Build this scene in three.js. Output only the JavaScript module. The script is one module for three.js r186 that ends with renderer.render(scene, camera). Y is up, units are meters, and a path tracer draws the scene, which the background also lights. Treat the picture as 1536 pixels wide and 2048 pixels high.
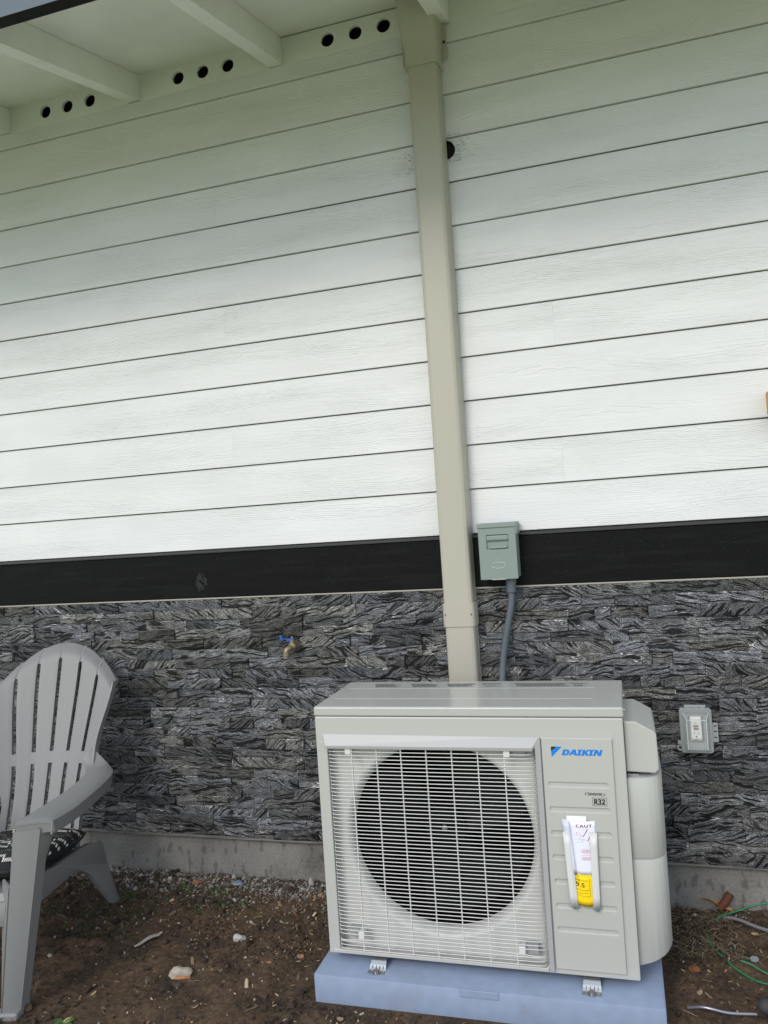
import * as THREE from 'three';
import { RoundedBoxGeometry } from 'three/addons/geometries/RoundedBoxGeometry.js';
import { mergeGeometries, mergeVertices, toCreasedNormals } from 'three/addons/utils/BufferGeometryUtils.js';
import { FontLoader } from 'three/addons/loaders/FontLoader.js';
import { TextGeometry } from 'three/addons/geometries/TextGeometry.js';

// ------------------------------------------------------------------ camera, sky, sun, exposure
const scene = new THREE.Scene();
const camera = new THREE.PerspectiveCamera(65.37, 0.75, 0.05, 600);
camera.rotation.set(0.0098, 0.2952, -0.0667, 'YXZ');
camera.position.set(0.3796, 1.3833, 2.8467);
const renderer = new THREE.WebGLRenderer({ antialias: true });
renderer.toneMapping = THREE.LinearToneMapping;
renderer.toneMappingExposure = 1.35;
renderer.shadowMap.enabled = true;
{ // overcast sky: soft grey-white dome, a little brighter round the veiled sun
  const w = 512, h = 256, d = new Float32Array(w * h * 4);
  const sd = new THREE.Vector3(-0.22, 0.55, 0.79).normalize();
  for (let j = 0; j < h; j++) for (let i = 0; i < w; i++) {
    const v = (j + 0.5) / h, lat = (v - 0.5) * Math.PI, lon = ((i + 0.5) / w - 0.5) * 2 * Math.PI;
    const x = Math.cos(lat) * Math.cos(lon), y = Math.sin(lat), z = Math.cos(lat) * Math.sin(lon);
    const c = Math.max(0, x * sd.x + y * sd.y + z * sd.z);
    let L = 0.93 - 0.13 * Math.max(0, y) + 0.35 * Math.pow(c, 5);
    L *= 1 + 0.06 * Math.sin(lon * 3 + 4 * y) * Math.cos(5 * y + lon);
    if (y < 0) L = 0.25;
    const k = (j * w + i) * 4;
    d[k] = L * 0.92; d[k + 1] = L * 0.985; d[k + 2] = L * 1.10; d[k + 3] = 1;
  }
  const sky = new THREE.DataTexture(d, w, h, THREE.RGBAFormat, THREE.FloatType);
  sky.mapping = THREE.EquirectangularReflectionMapping; sky.magFilter = THREE.LinearFilter; sky.minFilter = THREE.LinearFilter;
  sky.needsUpdate = true; scene.background = sky; scene.environment = sky; scene.environmentIntensity = 1;
}
const sun = new THREE.DirectionalLight(0xfff5e8, 1.2);
sun.position.set(-2.2, 5.45, 7.9); sun.target.position.set(0, 0, 0);
sun.castShadow = true; sun.shadow.radius = 40; sun.shadow.mapSize.set(2048, 2048);
Object.assign(sun.shadow.camera, { left: -5, right: 5, top: 5, bottom: -5, near: 1, far: 25 });
scene.add(sun, sun.target);

// ------------------------------------------------------------------ helpers
let seed = 12345;
function rnd() { seed = (seed + 0x6D2B79F5) | 0; let t = Math.imul(seed ^ (seed >>> 15), 1 | seed); t = (t + Math.imul(t ^ (t >>> 7), 61 | t)) ^ t; return ((t ^ (t >>> 14)) >>> 0) / 4294967296; }
const rr = (a, b) => a + (b - a) * rnd();
const V3 = (x, y, z) => new THREE.Vector3(x, y, z);
const names = {};
function numbered(n) { const k = names[n] = (names[n] ?? -1) + 1; return k ? n + '_' + String(k).padStart(3, '0') : n; }
function tag(o, label, category, group, kind) { if (label) o.userData.label = label; if (category) o.userData.category = category; if (group) o.userData.group = group; if (kind) o.userData.kind = kind; return o; }
function thing(name, label, category, [x, y, z] = [0, 0, 0], turn = 0, group) {
  const o = new THREE.Group(); o.name = numbered(name); o.position.set(x, y, z); o.rotation.y = turn; scene.add(o);
  return tag(o, label, category, group);
}
function part(name, g, m, parent) {
  const geo = Array.isArray(g) ? merge(g) : g;
  const o = new THREE.Mesh(geo, m); o.castShadow = o.receiveShadow = true;
  o.name = parent === scene ? numbered(name) : name;
  if (parent !== scene) { const k = parent.userData.n ??= {}; k[name] = (k[name] ?? -1) + 1; if (k[name]) o.name = name + '_' + String(k[name]).padStart(3, '0'); }
  parent.add(o); return o;
}
function merge(list) {
  const l = list.map(g => { g = g.index ? g.toNonIndexed() : g; for (const a of Object.keys(g.attributes)) if (!['position', 'normal', 'uv'].includes(a)) g.deleteAttribute(a);
    if (!g.attributes.uv) g.setAttribute('uv', new THREE.BufferAttribute(new Float32Array(g.attributes.position.count * 2), 2)); return g; });
  return mergeGeometries(l);
}
const tr = (g, x = 0, y = 0, z = 0, rx = 0, ry = 0, rz = 0) => g.applyMatrix4(new THREE.Matrix4().compose(V3(x, y, z), new THREE.Quaternion().setFromEuler(new THREE.Euler(rx, ry, rz)), V3(1, 1, 1)));
// box from corner to corner with softened edges
function bx(x0, x1, y0, y1, z0, z1, r = 0.002) {
  const w = x1 - x0, h = y1 - y0, d = z1 - z0; r = Math.min(r, w / 2.1, h / 2.1, d / 2.1);
  const g = r > 0 ? new RoundedBoxGeometry(w, h, d, 2, r) : new THREE.BoxGeometry(w, h, d);
  return tr(g, (x0 + x1) / 2, (y0 + y1) / 2, (z0 + z1) / 2);
}
function uvPlanar(g, ax = 'x', ay = 'y', s = 1, ou = 0, ov = 0) { // uv in metres
  const p = g.attributes.position, uv = new Float32Array(p.count * 2), ix = 'xyz'.indexOf(ax), iy = 'xyz'.indexOf(ay);
  for (let i = 0; i < p.count; i++) { uv[2 * i] = p.getComponent(i, ix) * s + ou; uv[2 * i + 1] = p.getComponent(i, iy) * s + ov; }
  g.setAttribute('uv', new THREE.BufferAttribute(uv, 2)); return g;
}
function uvBox(g, s = 1) { // metres, by dominant normal
  g = g.index ? g.toNonIndexed() : g; const p = g.attributes.position, n = g.attributes.normal, uv = new Float32Array(p.count * 2);
  for (let i = 0; i < p.count; i++) { const ax = Math.abs(n.getX(i)), ay = Math.abs(n.getY(i)), az = Math.abs(n.getZ(i)); let a, b;
    if (az >= ax && az >= ay) { a = p.getX(i); b = p.getY(i); } else if (ay >= ax) { a = p.getX(i); b = p.getZ(i); } else { a = p.getZ(i); b = p.getY(i); }
    uv[2 * i] = a * s; uv[2 * i + 1] = b * s; }
  g.setAttribute('uv', new THREE.BufferAttribute(uv, 2)); return g;
}
const shapeOf = pts => { const s = new THREE.Shape(); pts.forEach(([x, y], i) => i ? s.lineTo(x, y) : s.moveTo(x, y)); s.closePath(); return s; };
const pathOf = pts => { const s = new THREE.Path(); pts.forEach(([x, y], i) => i ? s.lineTo(x, y) : s.moveTo(x, y)); s.closePath(); return s; };
function ext(shape, depth, bevel = 0, steps = 12) { return new THREE.ExtrudeGeometry(shape, { depth, bevelEnabled: bevel > 0, bevelSize: bevel, bevelThickness: bevel, bevelOffset: -bevel, bevelSegments: 2, curveSegments: steps }); }
function roundRect(x0, x1, y0, y1, r, hole) { const s = hole ? new THREE.Path() : new THREE.Shape();
  s.moveTo(x0 + r, y0); s.lineTo(x1 - r, y0); s.absarc(x1 - r, y0 + r, r, -Math.PI / 2, 0); s.lineTo(x1, y1 - r); s.absarc(x1 - r, y1 - r, r, 0, Math.PI / 2);
  s.lineTo(x0 + r, y1); s.absarc(x0 + r, y1 - r, r, Math.PI / 2, Math.PI); s.lineTo(x0, y0 + r); s.absarc(x0 + r, y0 + r, r, Math.PI, 1.5 * Math.PI); return s; }
const tube = (pts, r, seg = 40, rad = 8, tension = 0.5) => new THREE.TubeGeometry(new THREE.CatmullRomCurve3(pts.map(p => V3(...p)), false, 'catmullrom', tension), seg, r, rad);
const cyl = (r0, r1, h, n = 20) => new THREE.CylinderGeometry(r0, r1, h, n);
// sheet with thickness: fn(u,v) front point, off(u,v) front->back vector
function sheet(fn, nu, nv, off, crease = 0.7) {
  const pos = [], uvs = []; const F = [], B = [];
  for (let j = 0; j <= nv; j++) for (let i = 0; i <= nu; i++) { const a = fn(i / nu, j / nv); F.push(a); B.push(a.clone().add(off(i / nu, j / nv))); }
  const W = nu + 1, q = (a, b, c, d, ua, ub, uc, ud) => { for (const [p, t] of [[a, ua], [b, ub], [c, uc], [a, ua], [c, uc], [d, ud]]) { pos.push(p.x, p.y, p.z); uvs.push(t[0], t[1]); } };
  for (let j = 0; j < nv; j++) for (let i = 0; i < nu; i++) { const k = j * W + i, t = (a, b) => [a / nu, b / nv];
    q(F[k], F[k + 1], F[k + W + 1], F[k + W], t(i, j), t(i + 1, j), t(i + 1, j + 1), t(i, j + 1));
    q(B[k + 1], B[k], B[k + W], B[k + W + 1], t(i + 1, j), t(i, j), t(i, j + 1), t(i + 1, j + 1)); }
  const z = [0, 0];
  for (let i = 0; i < nu; i++) { q(F[i + 1], F[i], B[i], B[i + 1], z, z, z, z); const k = nv * W + i; q(F[k], F[k + 1], B[k + 1], B[k], z, z, z, z); }
  for (let j = 0; j < nv; j++) { const k = j * W; q(F[k], F[k + W], B[k + W], B[k], z, z, z, z); const e = k + nu; q(F[e + W], F[e], B[e], B[e + W], z, z, z, z); }
  const g = new THREE.BufferGeometry(); g.setAttribute('position', new THREE.Float32BufferAttribute(pos, 3)); g.setAttribute('uv', new THREE.Float32BufferAttribute(uvs, 2));
  g.computeVertexNormals(); return toCreasedNormals(g, crease);
}
// periodic gradient noise
const PERM = new Uint8Array(512); { const r = []; for (let i = 0; i < 256; i++) r.push(i); for (let i = 255; i > 0; i--) { const j = Math.floor(rnd() * (i + 1)); [r[i], r[j]] = [r[j], r[i]]; } for (let i = 0; i < 512; i++) PERM[i] = r[i & 255]; }
const GX = [], GY = []; for (let i = 0; i < 16; i++) { GX.push(Math.cos(i * Math.PI / 8)); GY.push(Math.sin(i * Math.PI / 8)); }
function pn(x, y, px = 256, py = 256, s = 0) {
  const xi = Math.floor(x), yi = Math.floor(y), xf = x - xi, yf = y - yi;
  const x0 = ((xi % px) + px) % px, x1 = (x0 + 1) % px, y0 = ((yi % py) + py) % py, y1 = (y0 + 1) % py;
  const h = (a, b) => PERM[(PERM[(a + s * 37) & 255] + b + s * 11) & 255] & 15;
  const u = xf * xf * xf * (xf * (xf * 6 - 15) + 10), v = yf * yf * yf * (yf * (yf * 6 - 15) + 10);
  const a = h(x0, y0), b = h(x1, y0), c = h(x0, y1), d = h(x1, y1);
  const n0 = GX[a] * xf + GY[a] * yf, n1 = GX[b] * (xf - 1) + GY[b] * yf, n2 = GX[c] * xf + GY[c] * (yf - 1), n3 = GX[d] * (xf - 1) + GY[d] * (yf - 1);
  const p = n0 + u * (n1 - n0), q = n2 + u * (n3 - n2); return (p + v * (q - p)) * 1.5;
}
function fbm(x, y, px, py, o = 4, s = 0) { let a = 0, k = 1; for (let i = 0; i < o; i++) { a += k * pn(x, y, px, py, s + i); x *= 2; y *= 2; px *= 2; py *= 2; k *= 0.5; } return a; }
const smooth = (a, b, x) => { const t = Math.min(1, Math.max(0, (x - a) / (b - a))); return t * t * (3 - 2 * t); };
const clamp01 = x => Math.min(1, Math.max(0, x));
// fn(u,v) -> [r,g,b] linear (or grey number); returns texture
function tex(w, h, fn, { srgb = false, rx = 1, ry = 1 } = {}) {
  const d = new Uint8Array(w * h * 4);
  const enc = srgb ? x => { x = clamp01(x); return Math.round(255 * (x <= 0.0031308 ? 12.92 * x : 1.055 * Math.pow(x, 1 / 2.4) - 0.055)); } : x => Math.round(255 * clamp01(x));
  for (let j = 0; j < h; j++) for (let i = 0; i < w; i++) { const c = fn(i / w, j / h), k = (j * w + i) * 4;
    if (typeof c === 'number') d[k] = d[k + 1] = d[k + 2] = enc(c); else { d[k] = enc(c[0]); d[k + 1] = enc(c[1]); d[k + 2] = enc(c[2]); } d[k + 3] = 255; }
  const t = new THREE.DataTexture(d, w, h); t.wrapS = t.wrapT = THREE.RepeatWrapping; t.magFilter = THREE.LinearFilter; t.minFilter = THREE.LinearMipmapLinearFilter; t.generateMipmaps = true; t.anisotropy = 8;
  if (srgb) t.colorSpace = THREE.SRGBColorSpace; t.repeat.set(rx, ry); t.needsUpdate = true; return t;
}
const lin = (r, g, b) => new THREE.Color().setRGB(r, g, b);
const mat = (r, g, b, rough = 0.6, o = {}) => new THREE.MeshStandardMaterial({ color: lin(r, g, b), roughness: rough, ...o });

// ------------------------------------------------------------------ textures
// embossed cedar grain of the fibre-cement planks: 2.4 m x 0.4 m
function grainAt(u, v) {
  const sweep = 1.6 * fbm(u * 3, v * 3, 3, 3, 2, 3);
  const zone = smooth(-0.25, 0.45, pn(u * 3, v * 5, 3, 5, 9));
  const fine = 1 - Math.abs(pn(u * 7 + 0.3 * sweep, v * 150, 7, 150, 14));
  const s = v * 52 + sweep * 2.6 + 0.25 * fbm(u * 40, v * 40, 40, 40, 2, 5);
  const f = s - Math.floor(s);
  const line = smooth(0.10, 0.0, Math.abs(f - 0.5) * (0.6 + 0.5 * (pn(u * 20, v * 30, 20, 30, 21) + 0.5)));
  return { line: line * zone, fine };
}
const G = new Float32Array(2048 * 512);
for (let j = 0; j < 512; j++) for (let i = 0; i < 2048; i++) { const g = grainAt(i / 2048, j / 512); G[j * 2048 + i] = g.line * 0.7 + 0.34 * Math.pow(g.fine, 3); }
const gAt = (u, v) => G[Math.floor(v * 512) * 2048 + Math.floor(u * 2048)];
const plankBump = tex(2048, 512, (u, v) => 0.85 - 0.75 * gAt(u, v));
const plankMap = tex(1024, 512, (u, v) => { const a = 0.665 + 0.03 * fbm(u * 6, v * 3, 6, 3, 3, 2) - 0.035 * gAt(u, v); return [a * 0.985, a, a * 1.015]; }, { srgb: true });
// black quartzite ledge stone: 0.8 m x 0.8 m
const SG = new Float32Array(1024 * 1024);
function stoneAt(u, v) {
  const w1 = fbm(u * 3, v * 3, 3, 3, 3, 1), w2 = fbm(u * 14, v * 24, 14, 24, 3, 6);
  const s = v * 62 + w1 * 1.7 + w2 * 0.35;
  const a = pn(u * 5 + w1, s, 5, 62, 2), b = pn(u * 13 + 2 * w1, s * 2, 13, 124, 5), e = pn(u * 26, s * 4, 26, 248, 11);
  const c = pn(u * 90, v * 190, 90, 190, 8), d = pn(u * 220, v * 260, 220, 260, 12);
  let val = 0.150 + 0.085 * b + 0.095 * e + 0.11 * c + 0.13 * d + 0.04 * w2;
  val *= 1 - 0.90 * smooth(0.20, 0.36, a + 0.35 * b + 0.15 * e);                 // black bands
  val *= 1 - 0.80 * smooth(0.13, 0.0, Math.abs(b + 0.10 * e)) * smooth(-0.45, 0.15, w1 + 0.6 * a + 0.4 * c);   // thin black veins
  val += 0.36 * smooth(0.075, 0.0, Math.abs(a - 0.16 + 0.10 * e)) * smooth(-0.05, 0.40, pn(u * 5, v * 16, 5, 16, 15)); // white veins
  return Math.max(0.006, 0.099 * Math.pow(Math.max(0, val) / 0.10, 1.15));
}
for (let j = 0; j < 1024; j++) for (let i = 0; i < 1024; i++) SG[j * 1024 + i] = stoneAt(i / 1024, j / 1024);
const sAt = (u, v) => SG[Math.floor(v * 1024) * 1024 + Math.floor(u * 1024)];
const stoneMap = tex(1024, 1024, (u, v) => { const a = sAt(u, v); return [a * 0.99, a, a * 1.03]; }, { srgb: true });
const stoneBump = tex(1024, 1024, (u, v) => 0.25 + 1.8 * sAt(u, v));
// concrete: 1 m
const concMap = tex(512, 512, (u, v) => { let a = 0.165 + 0.05 * fbm(u * 5, v * 5, 5, 5, 5, 1) + 0.03 * pn(u * 120, v * 120, 120, 120, 4);
  a *= 1 - 0.35 * smooth(0.42, 0.70, fbm(u * 34, v * 15, 34, 15, 3, 7)); return [a, a * 0.97, a * 0.90]; }, { srgb: true });
const concBump = tex(512, 512, (u, v) => 0.5 + 0.35 * fbm(u * 24, v * 24, 24, 24, 4, 3));
// soil: 0.9 m
const soilMap = tex(1024, 1024, (u, v) => { const f = fbm(u * 7, v * 7, 7, 7, 6, 2), g = fbm(u * 60, v * 60, 60, 60, 3, 5); const a = 1 + 0.55 * f + 0.45 * g;
  const k = smooth(0.45, 0.75, pn(u * 110, v * 110, 110, 110, 9)) * 0.05; return [0.056 * a + k * 0.6, 0.0345 * a + k * 0.48, 0.0192 * a + k * 0.28]; }, { srgb: true });
const soilBump = tex(1024, 1024, (u, v) => 0.5 + 0.3 * fbm(u * 40, v * 40, 40, 40, 5, 3));
// fine orange-peel for moulded plastic and enamel
const peel = tex(256, 256, (u, v) => 0.5 + 0.5 * fbm(u * 40, v * 40, 40, 40, 2, 3));
// pad dirt: brownish dust specks on grey-blue, 1 m
const padMap = tex(1024, 1024, (u, v) => { const n = fbm(u * 6, v * 6, 6, 6, 4, 4), s = smooth(0.55, 0.75, pn(u * 250, v * 250, 250, 250, 7) + 0.30 * fbm(u * 25, v * 25, 25, 25, 2, 9)), t = smooth(0.10, 0.9, n) * 0.35;
  const k = clamp01(0.45 * s * smooth(-0.7, 0.7, n) + t * 0.4); const a = 1 + 0.06 * pn(u * 30, v * 30, 30, 30, 2);
  return [0.228 * a * (1 - k) + 0.15 * k, 0.290 * a * (1 - k) + 0.13 * k, 0.41 * a * (1 - k) + 0.11 * k]; }, { srgb: true });
const plasterMap = tex(512, 512, (u, v) => { const a = 0.74 + 0.05 * fbm(u * 4, v * 4, 4, 4, 4, 6) + 0.02 * pn(u * 90, v * 90, 90, 90, 2); return [a, a, a * 0.965]; }, { srgb: true });
const withRep = (t, x, y) => { const c = t.clone(); c.repeat.set(x, y); c.needsUpdate = true; return c; };

// ------------------------------------------------------------------ materials
const M = {
  plank: mat(1, 1, 1, 0.5, { map: plankMap, bumpMap: plankBump, bumpScale: 0.0019 }),
  white: mat(0.76, 0.76, 0.74, 0.55),
  soffit: mat(1, 1, 1, 0.65, { map: plasterMap }),
  block: mat(0.86, 0.88, 0.88, 0.6, { map: plasterMap }),
  dark: mat(0.012, 0.012, 0.012, 0.9),
  black: new THREE.MeshPhysicalMaterial({ map: tex(512, 512, (u, v) => { const a = 0.0045 + 0.0035 * Math.max(0, fbm(u * 4, v * 40, 4, 40, 4, 3)) + 0.02 * smooth(0.62, 0.8, pn(u * 160, v * 160, 160, 160, 6)); return [a, a, a * 1.08]; }, { srgb: true }), roughness: 0.5, specularIntensity: 0.22, bumpMap: withRep(peel, 4, 4), bumpScale: 0.0002 }),
  blackTop: mat(0.02, 0.019, 0.022, 0.45),
  caulk: mat(0.34, 0.32, 0.28, 0.8),
  duct: mat(0.40, 0.385, 0.325, 0.42),
  stone: ['#ffffff', '#f6f9ff', '#fffcf6'].map(c => new THREE.MeshPhysicalMaterial({ specularIntensity: 0.45, color: c, map: stoneMap, bumpMap: stoneBump, bumpScale: 0.004, roughness: 0.8, vertexColors: true })),
  mortar: mat(0.035, 0.034, 0.033, 0.95),
  conc: mat(1, 1, 1, 0.9, { map: concMap, bumpMap: concBump, bumpScale: 0.002 }),
  soil: mat(1, 1, 1, 0.95, { map: soilMap, bumpMap: soilBump, bumpScale: 0.004 }),
  ac: mat(0.425, 0.433, 0.410, 0.34, { bumpMap: peel, bumpScale: 0.00006 }),
  acPlastic: mat(0.375, 0.38, 0.385, 0.38),
  acTrim: mat(0.34, 0.345, 0.355, 0.4),
  grille: mat(0.60, 0.60, 0.585, 0.4),
  bell: mat(0.56, 0.565, 0.55, 0.35),
  fan: new THREE.MeshPhysicalMaterial({ color: lin(0.004, 0.004, 0.0055), roughness: 0.4, specularIntensity: 0.3 }),
  zinc: mat(0.42, 0.45, 0.47, 0.34, { metalness: 0.9 }),
  steel: mat(0.35, 0.35, 0.36, 0.35, { metalness: 0.9 }),
  pad: mat(1, 1, 1, 0.6, { map: padMap, bumpMap: peel, bumpScale: 0.0003 }),
  chair: mat(0.198, 0.202, 0.203, 0.48, { bumpMap: withRep(peel, 3, 3), bumpScale: 0.0002 }),
  box: mat(0.20, 0.25, 0.23, 0.42),
  pvc: mat(0.085, 0.105, 0.125, 0.42),
  brass: mat(0.27, 0.22, 0.145, 0.45, { metalness: 0.6 }),
  blue: mat(0.02, 0.075, 0.28, 0.45),
  clear: new THREE.MeshPhysicalMaterial({ color: lin(0.93, 0.96, 0.97), roughness: 0.12, transmission: 0.82, thickness: 0, ior: 1.45 }),
  cloudy: mat(0.25, 0.27, 0.275, 0.25),
  outlet: mat(0.74, 0.73, 0.68, 0.35),
  red: mat(0.33, 0.03, 0.03, 0.4),
  gutter: mat(0.45, 0.50, 0.78, 0.5),
  paper: mat(0.60, 0.62, 0.73, 0.8),
  foam: mat(0.62, 0.63, 0.62, 0.6),
};

// ------------------------------------------------------------------ ground
const groundY = (x, z) => 0.02 * smooth(0.35, 0.0, z) + 0.010 * smooth(0.4, 0.9, x) * smooth(0.5, 0.1, z);
function soilH(x, z) {
  let h = groundY(x, z) + 0.012 * fbm(x * 1.6, z * 1.6, 256, 256, 3, 4) + 0.009 * Math.max(0, fbm(x * 9, z * 9, 256, 256, 3, 2)) + 0.0035 * fbm(x * 34, z * 34, 256, 256, 3, 7);
  const clod = Math.max(0, pn(x * 16, z * 16, 256, 256, 11) - 0.12); h += 0.022 * clod * smooth(-0.1, 0.35, pn(x * 2.2, z * 2.2, 256, 256, 13));
  // flattened under the pad
  const inPad = smooth(0.06, 0.0, Math.max(-0.60 - x, x - 0.40, 0.15 - z, z - 0.70)); h = h * (1 - inPad) + Math.min(h, -0.006) * inPad;
  return h - 0.004;
}
{
  const X0 = -2.6, X1 = 1.5, Z0 = -0.02, Z1 = 1.35, nx = 600, nz = 205, g = new THREE.PlaneGeometry(1, 1, nx, nz), p = g.attributes.position, uv = g.attributes.uv;
  for (let j = 0; j <= nz; j++) for (let i = 0; i <= nx; i++) { const k = j * (nx + 1) + i, x = X0 + (X1 - X0) * i / nx, z = Z0 + (Z1 - Z0) * j / nz; p.setXYZ(k, x, soilH(x, z), z); uv.setXY(k, x / 0.9, z / 0.9); }
  g.computeVertexNormals();
  tag(part('ground', g, M.soil, scene), 'dark brown bare soil along the foot of the wall', null, null, 'structure');
  // lawn and yard beyond, out to the horizon
  const lawnMap = tex(512, 512, (u, v) => { const a = 1 + 0.35 * fbm(u * 8, v * 8, 8, 8, 4, 3) + 0.3 * pn(u * 120, v * 120, 120, 120, 2); return [0.30 * a, 0.34 * a, 0.19 * a]; }, { srgb: true });
  const lg = new THREE.PlaneGeometry(400, 400, 1, 1); lg.rotateX(-Math.PI / 2); uvPlanar(lg, 'x', 'z', 0.5); lg.translate(0, -0.05, 0);
  tag(part('lawn', lg, mat(1, 1, 1, 0.95, { map: lawnMap }), scene), 'short yellow green lawn of the yard before the wall', null, null, 'structure');
}

// ------------------------------------------------------------------ siding
const YB = 1.3121, EX = 0.159, XL = -3.4, XR = 1.9;
{
  const w = thing('siding_wall', 'white painted lap siding wall of wood grained planks under the eave', 'wall');
  const holeC = [-0.160, 2.701, 0.034];
  const rows = []; for (let k = 0; k <= 10; k++) rows.push(YB + EX * k); rows.push(3.087); rows.push(3.158);
  const joints = { 0: [-0.22, -2.36], 1: [0.178, -2.36], 2: [-1.09, 1.45], 3: [-0.23, -2.36], 4: [0.178, -2.4], 5: [-1.09, 1.45], 6: [-0.22, -2.36], 7: [-0.2, -2.5], 8: [-1.099, 1.45], 9: [-0.24, -2.36], 10: [0.171, -2.36], 11: [-0.2] };
  for (let k = 0; k < 12; k++) {
    const y0 = rows[k], y1 = rows[k + 1], xs = [XL, ...(joints[k] || []).slice().sort((a, b) => a - b), XR];
    for (let i = 0; i + 1 < xs.length; i++) {
      const a = xs[i] + (i ? 0.00012 : 0), b = xs[i + 1] - (i + 2 < xs.length ? 0.00012 : 0), lo = k ? 0.0030 : 0.0014, tb = 0.0100, tt = 0.0005, jy = 0.0008 * (rnd() - 0.5);
      // lapped section: thick lower edge, thin upper edge tucked behind the next plank
      let g;
      const sec = shapeOf([[-0.008, y0 + lo + jy], [tb - 0.0010, y0 + lo + jy], [tb, y0 + lo + 0.0010 + jy], [tt + 0.0010, y1 - 0.0006], [-0.008, y1 - 0.0006]]);
      const hasHole = holeC[1] > y0 && holeC[1] < y1 && holeC[0] > a && holeC[0] < b;
      if (!hasHole) { g = new THREE.ExtrudeGeometry(sec, { depth: b - a, bevelEnabled: false }); g.applyMatrix4(new THREE.Matrix4().makeBasis(V3(0, 0, 1), V3(0, 1, 0), V3(-1, 0, 0)).transpose()); 
        // shape x -> world z, extrude z -> world x
        const p = g.attributes.position; g = new THREE.ExtrudeGeometry(sec, { depth: b - a, bevelEnabled: false }); const q = g.attributes.position; for (let n = 0; n < q.count; n++) { const sx = q.getX(n), sz = q.getZ(n); q.setX(n, b - sz); q.setZ(n, sx); } g.computeVertexNormals();
      } else {
        const s = shapeOf([[a, y0 + lo], [b, y0 + lo], [b, y1 - 0.0006], [a, y1 - 0.0006]]); const hp = new THREE.Path(); hp.absarc(holeC[0], holeC[1], holeC[2], 0, Math.PI * 2, true); s.holes.push(hp);
        g = ext(s, 0.008, 0, 40); g.translate(0, 0, -0.008); const q = g.attributes.position;
        for (let n = 0; n < q.count; n++) { const t = clamp01((q.getY(n) - y0) / (y1 - y0)); q.setZ(n, q.getZ(n) + tb * (1 - t) + (tt + 0.001) * t); } g.computeVertexNormals();
      }
      uvPlanar(g, 'x', 'y', 1); const uv = g.attributes.uv, ou = rnd(), ov = rnd(), fl = rnd() < 0.5 ? 1 : -1;
      for (let n = 0; n < uv.count; n++) uv.setXY(n, fl * uv.getX(n) / 2.4 + ou, uv.getY(n) / 0.4 + ov);
      part('plank', g, M.plank, w);
    }
  }
  part('sheathing', bx(XL, XR, 1.13, 3.152, -0.06, -0.0095, 0), mat(0.25, 0.25, 0.22, 0.95), w);
  // grime caught in the grain round the pipe hole and beside the duct
  const gl = []; const faceZ = y => { const k = Math.floor((y - YB) / EX), t = (y - YB - k * EX) / EX; return 0.0100 * (1 - t) + 0.0015 * t; };
  for (let n = 0; n < 240; n++) { const left = rnd() < 0.34, r = Math.abs(rnd() + rnd() + rnd() - 1.5) / 1.5, x = left ? -0.269 - r * 0.13 : -0.150 + r * 0.15, y = left ? 2.69 + rr(-0.05, 0.05) : holeC[1] + rr(-0.05, 0.062) * (1 - 0.4 * r); if (!left && Math.hypot(x - holeC[0], y - holeC[1]) < 0.036) continue; const k = Math.floor((y - YB) / EX); if (y - YB - k * EX < 0.006 || y - YB - k * EX > 0.153) continue;
    const l = rr(0.003, 0.014), q = new THREE.PlaneGeometry(l, rr(0.0006, 0.0013)); q.rotateX(-0.07); q.translate(x, y, faceZ(y) + 0.0006); gl.push(q); }
  const gm = part('grime', gl, mat(0.26, 0.25, 0.215, 0.9), w); gm.userData.kind = 'stuff';
  // the dark pipe hole behind the duct
  const hc = new THREE.CylinderGeometry(0.033, 0.033, 0.03, 28, 1, true); hc.rotateX(Math.PI / 2); hc.translate(holeC[0], holeC[1], -0.002);
  part('pipe_hole', [hc, tr(new THREE.CircleGeometry(0.033, 28), holeC[0], holeC[1], -0.009)], M.dark, w);
}

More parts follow.
